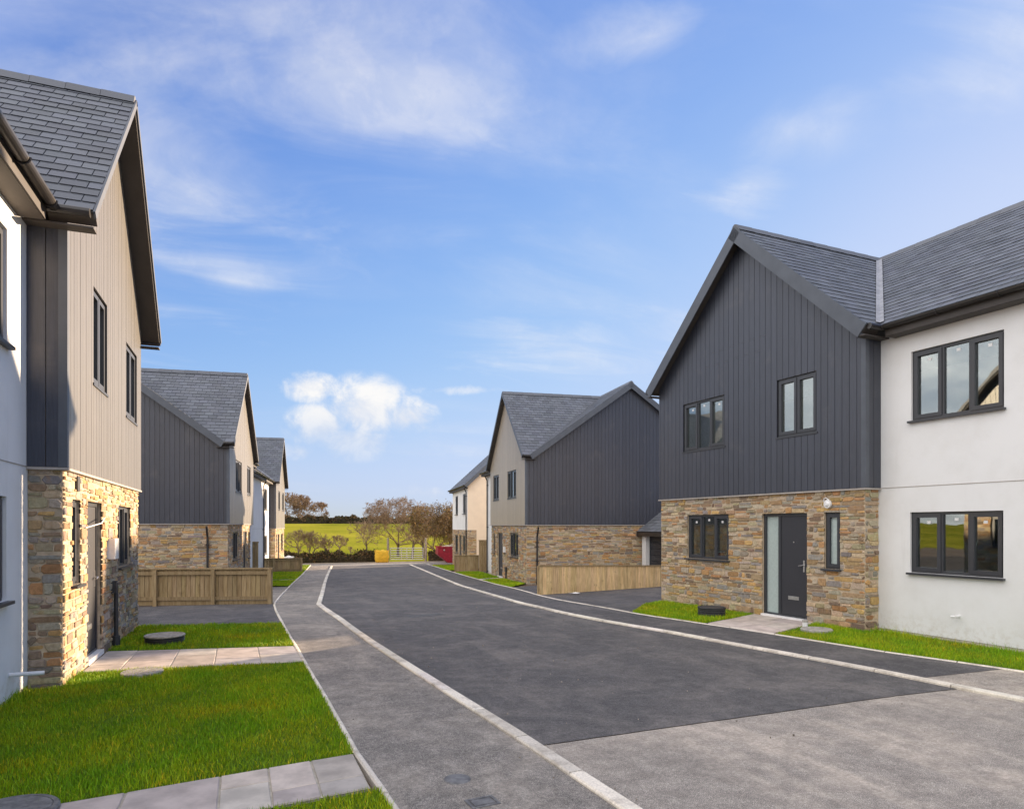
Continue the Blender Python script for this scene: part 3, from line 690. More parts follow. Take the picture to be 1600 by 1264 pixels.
TANP = 0.915; PIT = math.atan(TANP); CP, SP = math.cos(PIT), math.sin(PIT)
ZE = 5.17; OV_E = 0.22
def build_house(name, O, rot, side, floor, Wd, label, seed, s0, s1, fo, front_open, side_full=False, body_open_near=(), body_open_far=(), detail=300, proj=0.33, stone_to=None, joints=None, far_solid=True, front_mat='cladding_lit_taupe', barge=0.10, ze=ZE, zr=7.97, hm=3.95):
    """gabled bay s in [0,W] facing the street, main range s in [s0,s1] set back by proj, its ridge along the street"""
    h = House(name, O, rot, side, floor, Wd, label, seed); Wd = h.W; c = Wd/2; hf = Wd/2+OV_E
    TANP = (zr-ze)/hf; PT = math.atan(TANP); CP, SP = math.cos(PT), math.sin(PT); L = hf/CP
    TM = (zr-ze)/hm; PM = math.atan(TM); CM, SM = math.cos(PM), math.sin(PM); LM = hm/CM
    d_e = proj-0.25; dr = d_e+hm; d_b = d_e+2*hm; db_wall = d_b-0.25
    zsof = ze-0.13
    ZB = -0.45
    # ---- bay front
    F = h.front(0.0); hol_g = [q['r'] for q in front_open if q['r'][3] < 2.5]; hol_u = [q['r'] for q in front_open if q['r'][3] >= 2.5]
    st = stone_to or Wd
    sw = h.stone(F, 0.0, st, ZB, 2.45, hol_g)
    if st < Wd: h.wall(F, [[(st, ZB), (Wd, ZB), (Wd, 2.45), (st, 2.45)]], [], 'render_white', 'rendered_wall')
    und = lambda a: ze-0.11/CP+(a+OV_E if a <= c else Wd+OV_E-a)*TANP
    gp = [[(-0.03, 2.455), (c, 2.455), (c, und(c)), (-0.03, und(-0.03))], [(c, 2.455), (Wd+0.03, 2.455), (Wd+0.03, und(Wd+0.03)), (c, und(c))]]
    full = [[(-0.03, 2.455), (Wd+0.03, 2.455), (Wd+0.03, und(Wd+0.03)), (c, und(c)), (-0.03, und(-0.03))]]
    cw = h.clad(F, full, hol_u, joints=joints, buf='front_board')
    bb = MB(); bb.rect(F, -0.055, Wd+0.055, 2.425, 2.452, -0.01, 0.062); h.part(bb, 'drip_bead', 'bead')
    for q in front_open:
        a0, a1, b0, b1 = q['r']
        ins = -0.045 if b1 < 2.5 else 0.015
        if q['t'] == 'w': h.window(F, a0, a1, b0, b1, q['f'], ins, stickers=q.get('st', False), handles=q.get('hd', False), glass=q.get('g', 'glass'))
        else: h.door(F, a0, a1, b0, b1, q.get('lo', 0), q.get('hi', 0), q.get('hh', True))
    # ---- near side
    N = h.near(0.0)
    if side_full:
        h.stone(N, 0.0, db_wall, ZB, 2.45, [])
        uz = lambda d: ze-0.11/CM+((d-d_e) if d <= dr else (d_b-d))*TM
        k0 = max(d_e, 0)+0.05; sp = [[(-0.03, 2.455), (k0, 2.455), (k0, uz(k0)), (-0.03, uz(k0))], [(k0, 2.455), (db_wall, 2.455), (db_wall, uz(db_wall)), (dr, uz(dr)), (k0, uz(k0))]]
        h.clad(N, sp, [])
        bb = MB(); bb.rect(N, -0.05, db_wall, 2.425, 2.452, -0.01, 0.062); h.part(bb, 'drip_bead', 'bead')
    else:
        h.stone(N, 0.0, proj, ZB, 2.45, [])
        h.clad(N, [[(-0.03, 2.455), (proj, 2.455), (proj, ze-0.10), (-0.03, ze-0.10)]], [], pitch=0.18)
        bb = MB(); bb.rect(N, -0.05, proj, 2.425, 2.452, -0.01, 0.062); h.part(bb, 'drip_bead', 'bead')
    cpost = MB(); cpost.prism(lambda a, b, cc: h.P(a, b, cc), [(-0.058, -0.058), (0.03, -0.058), (0.03, -0.049), (-0.049, -0.049), (-0.049, 0.03), (-0.058, 0.03)], 2.456, ze-0.10); h.part(cpost, 'corner_trim', 'trim')
    # ---- far side of bay
    fb = MB(); fb.sheet(h.far(Wd), [(0, ZB), (proj, ZB), (proj, ze-0.1), (0, ze-0.1)], 0.0); h.part(fb, 'bay_side_wall', 'cladding')
    # ---- main range walls
    def body(a0, a1, opens):
        B = h.front(proj); hl = [q['r'] for q in opens]
        w = h.wall(B, [[(a0, 0.05), (a1, 0.05), (a1, zsof), (a0, zsof)]], hl, 'render_white', 'rendered_wall')
        pl = MB(); pl.rect(B, a0, a1, ZB, 0.048, -0.10, -0.012); h.part(pl, 'plinth', 'plinth')
        sb = MB(); sb.rect(B, a0, a1, 2.448, 2.458, -0.005, 0.006); h.part(sb, 'movement_bead', 'bead')
        for q in opens: h.window(B, *q['r'], q['f'], -0.04, stickers=q.get('st', False), handles=q.get('hd', False))
    if s0 < -0.1: body(s0, 0.0, body_open_near)
    if s1 > Wd+0.1: body(Wd, s1, body_open_far)
    uz = lambda d: ze-0.11/CM+((d-d_e) if d <= dr else (d_b-d))*TM
    gab = [(proj, ZB), (db_wall, ZB), (db_wall, uz(db_wall)), (dr, uz(dr)), (proj, uz(proj))]
    if not side_full: x = MB(); x.sheet(h.near(s0), gab, 0.0); h.part(x, 'end_wall', 'render_white')
    x = MB(); x.sheet(h.far(max(s1, Wd)), gab, 0.0); h.part(x, 'end_wall', 'render_white')
    x = MB(); x.sheet(lambda a, b, cc: h.P(a, db_wall+cc, b), [(s0, ZB), (max(s1, Wd), ZB), (max(s1, Wd), zsof), (s0, zsof)], 0.0); h.part(x, 'rear_wall', 'render_white')
    x = MB()
    for z in (-0.02, 2.42): x.prism(lambda a, b, cc: h.P(a, b, cc), [(s0+.02, proj+.14), (max(s1, Wd)-.02, proj+.14), (max(s1, Wd)-.02, db_wall-.02), (s0+.02, db_wall-.02)], z, z+0.06)
    x.sheet(h.front(3.4), [(s0+.1, 0), (max(s1, Wd)-.1, 0), (max(s1, Wd)-.1, zsof), (s0+.1, zsof)], 0.0)
    h.part(x, 'interior', 'interior')
    # ---- roof
    Fn = lambda a, b, cc: h.P(-OV_E+b*CP-cc*SP, a, ze+b*SP+cc*CP)
    Ff = lambda a, b, cc: h.P(Wd+OV_E-b*CP+cc*SP, a, ze+b*SP+cc*CP)
    Fm = lambda a, b, cc: h.P(a, d_e+b*CM-cc*SM, ze+b*SM+cc*CM)
    Fb = lambda a, b, cc: h.P(a, d_b-b*CM+cc*SM, ze+b*SM+cc*CM)
    r0 = s0-0.2 if not side_full else -OV_E; r1 = max(s1, Wd)+0.2
    Rn = [(-fo, 0), (d_e, 0), (dr, L), (-fo, L)]
    regs = [(Fn, Rn), (Ff, Rn), (Fb, [(r0, 0), (r1, 0), (r1, LM), (r0, LM)])]
    if side_full: regs.append((Fm, [(-OV_E, 0.0), (c, LM), (-OV_E, LM)]))
    else: regs.append((Fm, [(r0, 0), (-OV_E, 0), (c, LM), (r0, LM)]))
    if r1 > Wd+OV_E+0.01: regs.append((Fm, [(Wd+OV_E, 0), (r1, 0), (r1, LM), (c, LM)]))
    dk = MB()
    for FF, R in regs: dk.prism(FF, R, -0.10, 0.0)
    roof = h.part(dk, 'roof', 'roof_deck')
    for FF, R in regs:
        if FF is Fb: continue
        h.slates(FF, [(a, b) for a, b in R])
    # ridge tiles
    def ridge(P0, P1):
        P0, P1 = Vector(P0), Vector(P1); n = max(1, round((P1-P0).length/0.45)); d = (P1-P0).normalized(); x = d.cross(Vector((0, 0, 1))).normalized(); up = Vector((0, 0, 1))
        for i in range(n):
            a = P0+(P1-P0)*(i/n); b = P0+(P1-P0)*((i+1)/n)-d*0.006; mb = MB(); k = h.r.uniform(0.85, 1.1)
            def sec(p, g): return [tuple(p+x*0.14-up*(0.14*TANP-0.045-g)), tuple(p+x*0.05-up*(0.0-0.045-g)+up*0.0), tuple(p+up*(0.065+g)), tuple(p-x*0.05+up*(0.045+g)), tuple(p-x*0.14-up*(0.14*TANP-0.045-g))]
            v = sec(a, 0.0)+sec(b, 0.006); mb.add(v, [[j, j+1, 6+j, 5+j] for j in range(4)]+[[0, 1, 2, 3, 4], [9, 8, 7, 6, 5]], (k, k, k)); h.part(mb, 'ridge_tile', 'slate', roof)
    ridge(h.P(c, -fo, zr), h.P(c, dr, zr))
    ridge(h.P(r0, dr, zr), h.P(r1, dr, zr))
    # valleys
    if not side_full:
        vb = MB(); a = Vector(h.P(-OV_E, d_e, ze+0.062)); b = Vector(h.P(c, dr, zr+0.062)); wv = 0.06
        ex = Vector((h.e[0], h.e[1], 0)); em = Vector((h.m[0], h.m[1], 0)); sd = (-ex+em*-1); sd = (ex*-1+em*-1).normalized(); pd = (ex*-1+em).normalized()
        pp = (ex-em).normalized()*wv   # across valley, roughly level
        vb.add([tuple(a-pp+Vector((0, 0, 0.02))), tuple(a), tuple(a+pp+Vector((0, 0, 0.02))), tuple(b+pp+Vector((0, 0, 0.02))), tuple(b), tuple(b-pp+Vector((0, 0, 0.02)))], [[0, 1, 4, 5], [1, 2, 3, 4]]); h.part(vb, 'valley_lead', 'lead', roof)
    # bargeboards on the bay
    for FF in (Fn, Ff):
        mb = MB(); mb.prism(FF, [(-fo-0.025, -0.03), (-fo, -0.03), (-fo, L+0.0), (-fo-0.025, L+0.0)], -barge, 0.012)
        h.part(mb, 'bargeboard', 'trim')
        mb = MB(); mb.prism(FF, [(-fo+0.001, 0.02), (0.02, 0.02), (0.02, L-0.12), (-fo+0.001, L-0.12)], -0.125, -0.105); h.part(mb, 'soffit', 'soffit')
        # boxed eaves end
        mb = MB(); mb.prism(FF, [(-fo-0.02, -0.02), (d_e+0.02, -0.02), (d_e+0.02, 0.005), (-fo-0.02, 0.005)], -0.16, -0.002); h.part(mb, 'fascia', 'soffit')
    # box eaves: level soffit under bay eaves
    for sgn, a0, a1 in ((0, -OV_E, 0.0), (1, Wd, Wd+OV_E)):
        mb = MB(); mb.prism(lambda a, b, cc: h.P(a, b, cc), [(a0+(0.012 if not sgn else 0.04), -fo), (a1-(0.04 if not sgn else .012), -fo), (a1-(0.04 if not sgn else .012), d_e+0.25), (a0+(0.012 if not sgn else .04), d_e+0.25)], ze-0.185, ze-0.165); h.part(mb, 'soffit', 'soffit')
        # short gutter on bay eave
        mb = MB(); ga = -OV_E-0.055 if not sgn else Wd+OV_E+0.055
        mb.tube([h.P(ga, -fo+0.02, ze-0.045), h.P(ga, d_e+0.0, ze-0.045)], 0.052, 10); h.part(mb, 'gutter', 'gutter')
    def eave(a0, a1, close):
        if a1-a0 < 0.15: return
        mb = MB(); B = h.front(d_e)
        mb.rect(B, a0, a1, ze-0.20, ze-0.03, -0.02, 0.0); h.part(mb, 'fascia', 'soffit')
        mb = MB(); mb.prism(lambda a, b, cc: h.P(a, b, cc), [(a0, d_e+0.02), (a1, d_e+0.02), (a1, proj+0.02), (a0, proj+0.02)], ze-0.205, ze-0.19); h.part(mb, 'soffit', 'soffit')
        mb = MB(); r = 0.06; n = 9; A0, A1 = a0, a1; vs = []; fs = []
        for A in (A0, A1):
            for rr in (r, r-0.006):
                for k in range(n+1): t = math.pi*k/n; vs.append(h.P(A, d_e-0.065-rr*math.cos(t), ze-0.035-rr*math.sin(t)))
        N_ = n+1
        for k in range(n): fs += [[k, k+1, 2*N_+k+1, 2*N_+k], [N_+k, N_+k+1, 3*N_+k+1, 3*N_+k]]
        fs += [[0, N_, 3*N_, 2*N_], [n, N_+n, 3*N_+n, 2*N_+n]]; fs += [[k, k+1, N_+k+1, N_+k] for k in range(n)]+[[2*N_+k, 2*N_+k+1, 3*N_+k+1, 3*N_+k] for k in range(n)]
        mb.add(vs, fs)
        x = A0+0.35
        while x < A1:
            mb.tube([h.P(x, d_e-0.065+0.068*math.cos(t), ze-0.035-0.068*math.sin(t)) for t in [math.pi*j/8 for j in range(9)]], 0.010, 5); x += 0.9
        h.part(mb, 'gutter', 'gutter')
    if s0 < -0.3: eave(r0, -OV_E-0.1, 1)
    if s1 > Wd+0.3: eave(Wd+OV_E+0.1, r1, 0)
    # verge of the main range at the near gable end
    for FF in (Fm, Fb):
        mb = MB(); mb.prism(FF, [(r0-0.025, -0.02), (r0, -0.02), (r0, LM), (r0-0.025, LM)], -0.20, 0.014); h.part(mb, 'bargeboard', 'trim')
        mb = MB(); mb.prism(FF, [(r1, -0.02), (r1+0.025, -0.02), (r1+0.025, LM), (r1, LM)], -0.20, 0.014); h.part(mb, 'bargeboard', 'trim')
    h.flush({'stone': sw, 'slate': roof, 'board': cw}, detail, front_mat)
    h.geom = dict(c=c, L=L, zr=zr, d_e=d_e, dr=dr, db=db_wall)
    return h

W2 = [(0.5, True), (0.5, True)]; W3 = [(0.34, True), (0.32, False), (0.34, True)]
# right near house
right_near = build_house('gabled_house', (9.75, 8.72), -3.5, 1, 0.02, 5.70, 'grey clad gabled house with white side range, nearest on the right', 11, -4.1, 5.70, 0.27,
    [dict(t='w', r=(0.50, 0.84, 1.03, 2.05), f=[(1, True)], g='glass_obscure'), dict(t='d', r=(1.23, 2.36, 0.02, 2.05), hi=0.41, hh=True),
     dict(t='w', r=(3.32, 4.71, 1.06, 2.06), f=W3, st=True, hd=1), dict(t='w', r=(0.97, 1.92, 3.54, 4.66), f=W2, st=False), dict(t='w', r=(3.40, 4.80, 3.54, 4.65), f=W3, st=True, hd=1)],
    body_open_near=[dict(r=(-2.03, -0.60, 3.53, 4.67), f=W3, st=True, hd=1), dict(r=(-2.02, -0.58, 1.04, 2.03), f=W3, st=True, hd=1)], joints=(2.2, 3.9, 5.35), front_mat='cladding', barge=0.235, zr=8.0, hm=4.0)
h = right_near
F = h.front(0.0)
mb = MB(); mb.tube([F(0.73, 2.20, 0.02), F(0.73, 2.20, 0.06)], 0.075, 20); mb.tube([F(0.73, 2.20, 0.06), F(0.73, 2.20, 0.085)], [0.055, 0.03], 16)
mb.tube([F(0.70, 2.26, 0.03), F(0.76, 2.31, 0.05), F(0.80, 2.30, 0.05), F(0.82, 2.24, 0.04)], 0.009, 6); h.part(mb, 'wall_light', 'white_plastic')
mb = MB(); B = h.front(0.33); mb.tube([B(-1.38, 0.41, -0.02), B(-1.38, 0.41, 0.12), B(-1.34, 0.405, 0.13)], 0.02, 10); h.part(mb, 'overflow_pipe', 'white_plastic')
# left near house
left_near = build_house('gabled_house', (-2.02, 8.88), 0, -1, 0.02, 5.15, 'gabled house with warm lit cladding over stone, nearest on the left', 12, -6.0, 5.15, 0.34,
    [dict(t='w', r=(0.40, 0.80, 1.10, 2.12), f=[(1, True)]), dict(t='d', r=(1.14, 2.04, 0.06, 2.12), lo=0.0, hi=0.0, hh=False),
     dict(t='w', r=(3.20, 4.36, 1.15, 2.12), f=W3), dict(t='w', r=(1.28, 2.14, 3.66, 4.92), f=W2), dict(t='w', r=(3.66, 4.70, 3.60, 4.80), f=W2)],
    ze=5.28, zr=8.14, barge=0.07, body_open_near=[dict(r=(-2.2, -0.66, 3.62, 4.80), f=W3), dict(r=(-2.2, -0.68, 1.05, 2.10), f=W3)])
h = left_near; F = h.front(0.0)
mb = MB(); mb.rect(F, 2.42, 2.72, 1.32, 1.62, 0.0, 0.10); h.part(mb, 'meter_box', 'white_plastic')
mb = MB(); mb.tube([F(1.0, 1.78, 0.02), F(1.5, 1.84, 0.10), F(2.1, 1.92, 0.03)], 0.008, 6); h.part(mb, 'cable', 'white_plastic')
mb = MB(); mb.tube([F(2.75, 0.02, 0.06), F(2.75, 0.75, 0.06), F(2.75, 0.95, 0.05)], 0.03, 8); mb.tube([F(2.75, 0.02, 0.06), F(2.75, 0.16, 0.06)], 0.055, 8); mb.rect(F, 2.70, 2.80, 0.80, 0.98, 0.0, 0.07); h.part(mb, 'service_pipe', 'black_plastic')
mb = MB(); B = h.front(0.33); mb.tube([B(-0.60, 0.285, -0.02), B(-0.60, 0.285, 0.2), B(-0.58, 0.282, 0.30)], 0.022, 10); h.part(mb, 'overflow_pipe', 'white_plastic')
mb = MB(); mb.rect(F, 0.55, 0.68, 2.22, 2.40, 0.0, 0.03); h.part(mb, 'air_brick', 'black_plastic')
# left middle house
left_mid = build_house('gabled_house', (-0.875, 24.65), 7.0, -1, -0.55, 6.0, 'gabled house with dark blue-grey clad side wall behind the left fence', 13, -0.02, 8.0, 0.22,
    [dict(t='w', r=(0.95, 2.25, 1.18, 2.16), f=W3), dict(t='d', r=(3.4, 4.4, 0.0, 2.16), hh=True), dict(t='w', r=(4.75, 5.15, 1.1, 2.14), f=[(1, True)]),
     dict(t='w', r=(1.35, 2.75, 3.60, 4.74), f=W3), dict(t='w', r=(4.2, 5.15, 3.62, 4.76), f=W2)], side_full=True, stone_to=5.4, zr=8.1, hm=4.05)
left_mid.downpipe(left_mid.near(0.0), 0.62, -0.4, 2.36)
left_mid.downpipe(left_mid.front(0.33), 6.35, -0.4, 5.1)
# right middle house
right_mid = build_house('gabled_house', (9.9, 24.6), 6.5, 1, -0.58, 6.3, 'gabled house with tall dark clad side wall behind the right fence', 14, -0.02, 9.0, 0.22,
    [dict(t='w', r=(1.24, 2.70, 1.12, 2.12), f=W3), dict(t='d', r=(4.0, 5.0, 0.1, 2.10), hh=True), dict(t='w', r=(5.5, 5.9, 1.15, 2.06), f=[(1, True)]),
     dict(t='w', r=(1.42, 2.90, 3.58, 4.74), f=W3), dict(t='w', r=(4.55, 5.70, 3.60, 4.76), f=W2)], side_full=True,
    front_mat='cladding_sheen_sand', zr=8.2, hm=4.25, body_open_far=[dict(r=(6.75, 7.7, 3.5, 4.7), f=W2), dict(r=(6.75, 7.7, 1.05, 2.1), f=W2)])
right_mid.downpipe(right_mid.near(0.0), 0.42, -0.3, 2.36)
right_mid.downpipe(right_mid.front(0.33), 8.6, -0.4, 5.1)
mb = MB(); F = right_mid.front(0.0); mb.rect(F, 3.35, 3.60, 1.25, 1.50, 0.0, 0.08); right_mid.part(mb, 'meter_box', 'white_plastic')
mb = MB(); mb.rect(F, 3.1, 3.3, 0.4, 0.62, 0.0, 0.08); mb.tube([F(3.2, 0.0, 0.05), F(3.2, 0.45, 0.05)], 0.03, 8); right_mid.part(mb, 'service_pipe', 'black_plastic')
# left far house
left_far = build_house('gabled_house', (1.06, 41.7), 7.4, -1, -0.76, 5.2, 'farthest gabled house on the left with slate roof and lit stone', 15, -8.0, 5.2, 0.25,
    [dict(t='w', r=(0.45, 0.85, 1.1, 2.1), f=[(1, True)]), dict(t='d', r=(1.2, 2.2, 0.02, 2.1), hh=True), dict(t='w', r=(3.2, 4.4, 1.1, 2.1), f=W3), dict(t='w', r=(1.2, 2.2, 3.55, 4.7), f=W2), dict(t='w', r=(3.5, 4.6, 3.55, 4.7), f=W2)],
    body_open_near=[dict(r=(-2.3, -1.0, 3.5, 4.66), f=W3), dict(r=(-2.3, -1.0, 1.04, 2.06), f=W3)], detail=0)
left_far.downpipe(left_far.front(0.33), -3.0, -0.3, 5.1)
mb = MB(); mb.prism(lambda a, b, cc: left_far.P(-OV_E+b*CP-cc*SP, a, ZE+b*SP+cc*CP), [(1.2, 1.55), (1.65, 1.55), (1.65, 1.85), (1.2, 1.85)], 0.0, 0.06); left_far.part(mb, 'vent_tile', 'black_plastic')

# right far house: plain range, ridge along the street, cream rendered end wall
def plain_house():
    h = House('rendered_house', (11.98, 39.3), 8.0, 1, -0.86, 6.7, 'plain pale rendered house with stone ground floor, farthest on the right', 16); Wd = 6.7
    F = h.front(0.0); N = h.near(0.0); D = 6.0; ov = 0.22; hf = D/2+ov; L = hf/CP; d_e = -ov; dr = D/2
    g = [(0.9, 1.9, 1.05, 2.1), (4.1, 5.4, 0.9, 2.1)]; u = [(0.9, 1.9, 3.45, 4.7), (4.1, 5.3, 3.45, 4.7)]
    dr_ = (2.5, 3.4, 0.02, 2.1)
    sw = h.stone(F, 0, Wd, -.4, 2.45, g+[dr_])
    h.wall(F, [[(0, 2.45), (Wd, 2.45), (Wd, ZE-0.1), (0, ZE-0.1)]], u, 'render_white', 'rendered_wall')
    uz = lambda d: ZE-0.12+((d-d_e) if d <= dr else (D+ov-d))*TANP
    h.stone(N, 0, 0.55, -.4, 2.45, [])
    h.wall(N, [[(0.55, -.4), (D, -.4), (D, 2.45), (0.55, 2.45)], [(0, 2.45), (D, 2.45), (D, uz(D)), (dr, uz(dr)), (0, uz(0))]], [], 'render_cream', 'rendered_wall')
    x = MB(); x.sheet(h.far(Wd), [(0, -.4), (D, -.4), (D, uz(D)), (dr, uz(dr)), (0, uz(0))], 0); h.part(x, 'end_wall', 'render_white')
    x = MB(); x.sheet(lambda a, b, c: h.P(a, D+c, b), [(0, -.4), (Wd, -.4), (Wd, ZE-.1), (0, ZE-.1)], 0); h.part(x, 'rear_wall', 'render_white')
    for r in g: h.window(F, *r, W2)
    for r in u: h.window(F, *r, W2)
    h.door(F, *dr_, 0, 0)
    Fm = lambda a, b, c: h.P(a, d_e+b*CP-c*SP, ZE+b*SP+c*CP); Fb = lambda a, b, c: h.P(a, D+ov-b*CP+c*SP, ZE+b*SP+c*CP)
    R = [(-0.2, 0), (Wd+0.2, 0), (Wd+0.2, L), (-0.2, L)]
    dk = MB(); dk.prism(Fm, R, -.1, 0); dk.prism(Fb, R, -.1, 0); roof = h.part(dk, 'roof', 'roof_deck')
    h.slates(Fm, R)
    for FF in (Fm, Fb):
        mb = MB(); mb.prism(FF, [(-0.225, -.02), (-0.2, -.02), (-0.2, L), (-0.225, L)], -.2, .014); h.part(mb, 'bargeboard', 'trim')
    mb = MB(); mb.rect(h.front(d_e), -0.2, Wd+.2, ZE-.2, ZE-.03, -.02, 0); h.part(mb, 'fascia', 'soffit')
    mb = MB(); mb.prism(lambda a, b, c: h.P(a, b, c), [(-.2, d_e+.02), (Wd+.2, d_e+.02), (Wd+.2, .02), (-.2, .02)], ZE-.2, ZE-.185); h.part(mb, 'soffit', 'soffit')
    mb = MB(); mb.tube([h.P(-.2, d_e-.06, ZE-.04), h.P(Wd+.2, d_e-.06, ZE-.04)], .055, 8); h.part(mb, 'gutter', 'gutter')
    h.downpipe(F, 0.22, -.3, 5.1)
    x = MB(); x.prism(lambda a, b, c: h.P(a, b, c), [(.05, .2), (Wd-.05, .2), (Wd-.05, D-.05), (.05, D-.05)], 2.42, 2.46); h.part(x, 'interior', 'interior')
    h.flush({'stone': sw, 'slate': roof, 'board': sw}, 0)
plain_house()

def garage(name, O, rot, side, floor, label, Wd, D, eave, seed, door=True):
    h = House(name, O, rot, side, floor, Wd, label, seed); h.root['category'] = 'garage'
    tp = 0.75; p = math.atan(tp); cp, sp = math.cos(p), math.sin(p); ov = 0.2; hf = D/2+ov; L = hf/cp
    F = h.front(0.0); hole = [(0.45, Wd-0.35, 0.0, eave-0.12)] if door else []
    h.wall(F, [[(0, -.4), (Wd, -.4), (Wd, eave), (0, eave)]], hole, 'render_white', 'rendered_wall', 0.0, 0.22)
    uz = lambda d: eave-0.10+((d+ov) if d <= D/2 else (D+ov-d))*tp
    for FF, nm in ((h.near(0.0), 'end_wall'), (h.far(Wd), 'end_wall')):
        x = MB(); x.sheet(FF, [(0, -.4), (D, -.4), (D, uz(D)), (D/2, uz(D/2)), (0, uz(0))], 0); h.part(x, nm, 'render_white')
    x = MB(); x.sheet(lambda a, b, c: h.P(a, D+c, b), [(0, -.4), (Wd, -.4), (Wd, eave), (0, eave)], 0); h.part(x, 'rear_wall', 'render_white')
    if door:
        a0, a1, b0, b1 = hole[0]; o = MB(); o.ring(F, a0, a1, b0, b1, 0.06, -0.22, -0.16); d = h.part(o, 'door', 'frame')
        k = 8; w = (b1-b0-0.12)/k
        for i in range(k):
            mb = MB(); mb.rect(F, a0+.06, a1-.06, b0+.06+i*w+.006, b0+.06+(i+1)*w-.006, -0.21, -0.18); h.part(mb, 'panel', 'door_leaf', d)
    Fm = lambda a, b, c: h.P(a, -ov+b*cp-c*sp, eave+b*sp+c*cp); Fb = lambda a, b, c: h.P(a, D+ov-b*cp+c*sp, eave+b*sp+c*cp)
    R = [(-.15, 0), (Wd+.15, 0), (Wd+.15, L), (-.15, L)]
    dk = MB(); dk.prism(Fm, R, -.08, 0); dk.prism(Fb, R, -.08, 0); roof = h.part(dk, 'roof', 'roof_deck')
    h.slates(Fm, R); mb = MB(); mb.rect(h.front(-ov), -.15, Wd+.15, eave-.18, eave-.02, -.02, 0.0); h.part(mb, 'fascia', 'gutter')
    for FF in (Fm, Fb):
        for q0, q1 in ((-.175, -.15), (Wd+.15, Wd+.175)):
            mb = MB(); mb.prism(FF, [(q0, -.02), (q1, -.02), (q1, L), (q0, L)], -.16, .014); h.part(mb, 'bargeboard', 'trim')
    h.flush({'stone': roof, 'slate': roof, 'board': roof}, 300)
    return h
build_house('gabled_house', (28.5, 28.6), 4.0, 1, 0.0, 6.0, 'added unseen gabled house behind the right houses, blocking the low sun', 31, -0.02, 9.5, 0.25, [], side_full=True, detail=0)  # unseen houses added to stop low sun reaching the street
build_house('gabled_house', (28.5, 44.5), 4.0, 1, -0.7, 6.0, 'second added unseen gabled house behind the right houses, blocking the low sun', 32, -0.02, 9.5, 0.25, [], side_full=True, detail=0)
garage('garage', (26.0, 19.0), 0, 1, 0.0, 'added unseen sun-blocking garage block behind the right near house', 9.4, 5.0, 3.02, 22, door=False)  # added out of sight, low enough to shade only the ground
rm = right_mid; g0 = rm.P(-3.35, 4.85, 0)
garage('garage', (g0[0], g0[1]), 6.5, 1, -0.62, 'small white garage with slate roof between the two right houses', 3.25, 4.2, 2.22, 21)

# ------------------------------------------------------------------ fences
def fence(label, A, B, hA, hB, rails_to_camera, nposts, gate=None, zoff=0.0, tone=1.0):
    A, B = Vector(A), Vector(B); L = (B-A).length; d = (B-A)/L
    nrm = Vector((d.y, -d.x)); 
    if nrm.dot(-A) < 0: nrm = -nrm                 # towards the camera
    root = empty('fence', (A.x, A.y, gz(A.x, A.y)+zoff)); tag(root, label, 'fence')
    def F(a, b, c):
        p = A+d*a+nrm*c; g = gz(*(A+d*a))+zoff; return (p.x, p.y, g+b*(hA+(hB-hA)*a/L))
    sg = 1 if rails_to_camera else -1
    a = 0.0; r = rnd
    while a < L-0.02:
        w = min(0.125, L-a); k = r.uniform(0.80, 1.18)*tone; mb = MB(); top = 0.955+r.uniform(-.004, .004)
        mb.prism(F, [(a+.002, .13 if rails_to_camera else .01), (a+w-.002, .13 if rails_to_camera else .01), (a+w-.002, top), (a+.002, top)], 0.0, lambda x, y, a=a: 0.012+0.008*((x-a)/0.125), (k, k*r.uniform(.97, 1.02), k*r.uniform(.92, 1.03)))
        mb.build('board', 'timber', root, root.location); a += w
    for z in (0.18, 0.55, 0.86):
        if z == 0.55: continue
        mb = MB(); k = r.uniform(.8, .95); c = (0.02, 0.065) if rails_to_camera else (-0.05, -0.002); mb.rect(F, 0, L, z-0.045, z+0.045, c[0], c[1], (k, k, k)); mb.build('rail', 'timber', root, root.location)
    mb = MB(); mb.rect(F, -0.02, L+0.02, 0.957, 0.995, -0.02, 0.07 if rails_to_camera else 0.05, (.95, .95, .95)); mb.build('capping', 'timber', root, root.location)
    if rails_to_camera: mb = MB(); mb.rect(F, 0, L, 0.005, 0.125, 0.0, 0.03, (.9, .9, .88)); mb.build('gravel_board', 'timber', root, root.location)
    for i in range(nposts):
        a = L*i/(nposts-1); mb = MB(); k = r.uniform(.88, 1.05); c = (0.015, 0.105) if rails_to_camera else (-0.11, -0.004)
        if i == 0: a += .05
        if i == nposts-1: a -= .05
        mb.rect(F, a-.05, a+.05, -0.05, 0.955, c[0], c[1], (k, k, k)); mb.build('post', 'timber', root, root.location)
    return root
fence('weathered timber fence with rail and posts along the left drive', (-3.9, 20.78), (0.42, 18.92), 1.0, 0.97, True, 4)
fence('bright new timber board fence along the right drive', (7.81, 18.38), (13.6, 20.28), 0.90, 0.74, False, 4, tone=2.0)
fence('short timber fence before the farthest left house', (-0.6, 39.1), (2.42, 39.5), 0.80, 0.78, True, 3)
fence('short timber fence beside the farthest right house', (10.07, 35.5), (11.25, 34.9), 0.90, 0.90, False, 2)
g = fence('tall timber side gate panel next to the downpipe of the right middle house', (11.28, 34.88), (12.3, 34.6), 1.72, 1.72, False, 2); g['category'] = 'gate'; g.name = 'side_gate'
g = fence('tall timber side gate panel beside the left middle house', (0.12, 35.0), (-0.9, 35.1), 1.72, 1.72, True, 2); g['category'] = 'gate'; g.name = 'side_gate'

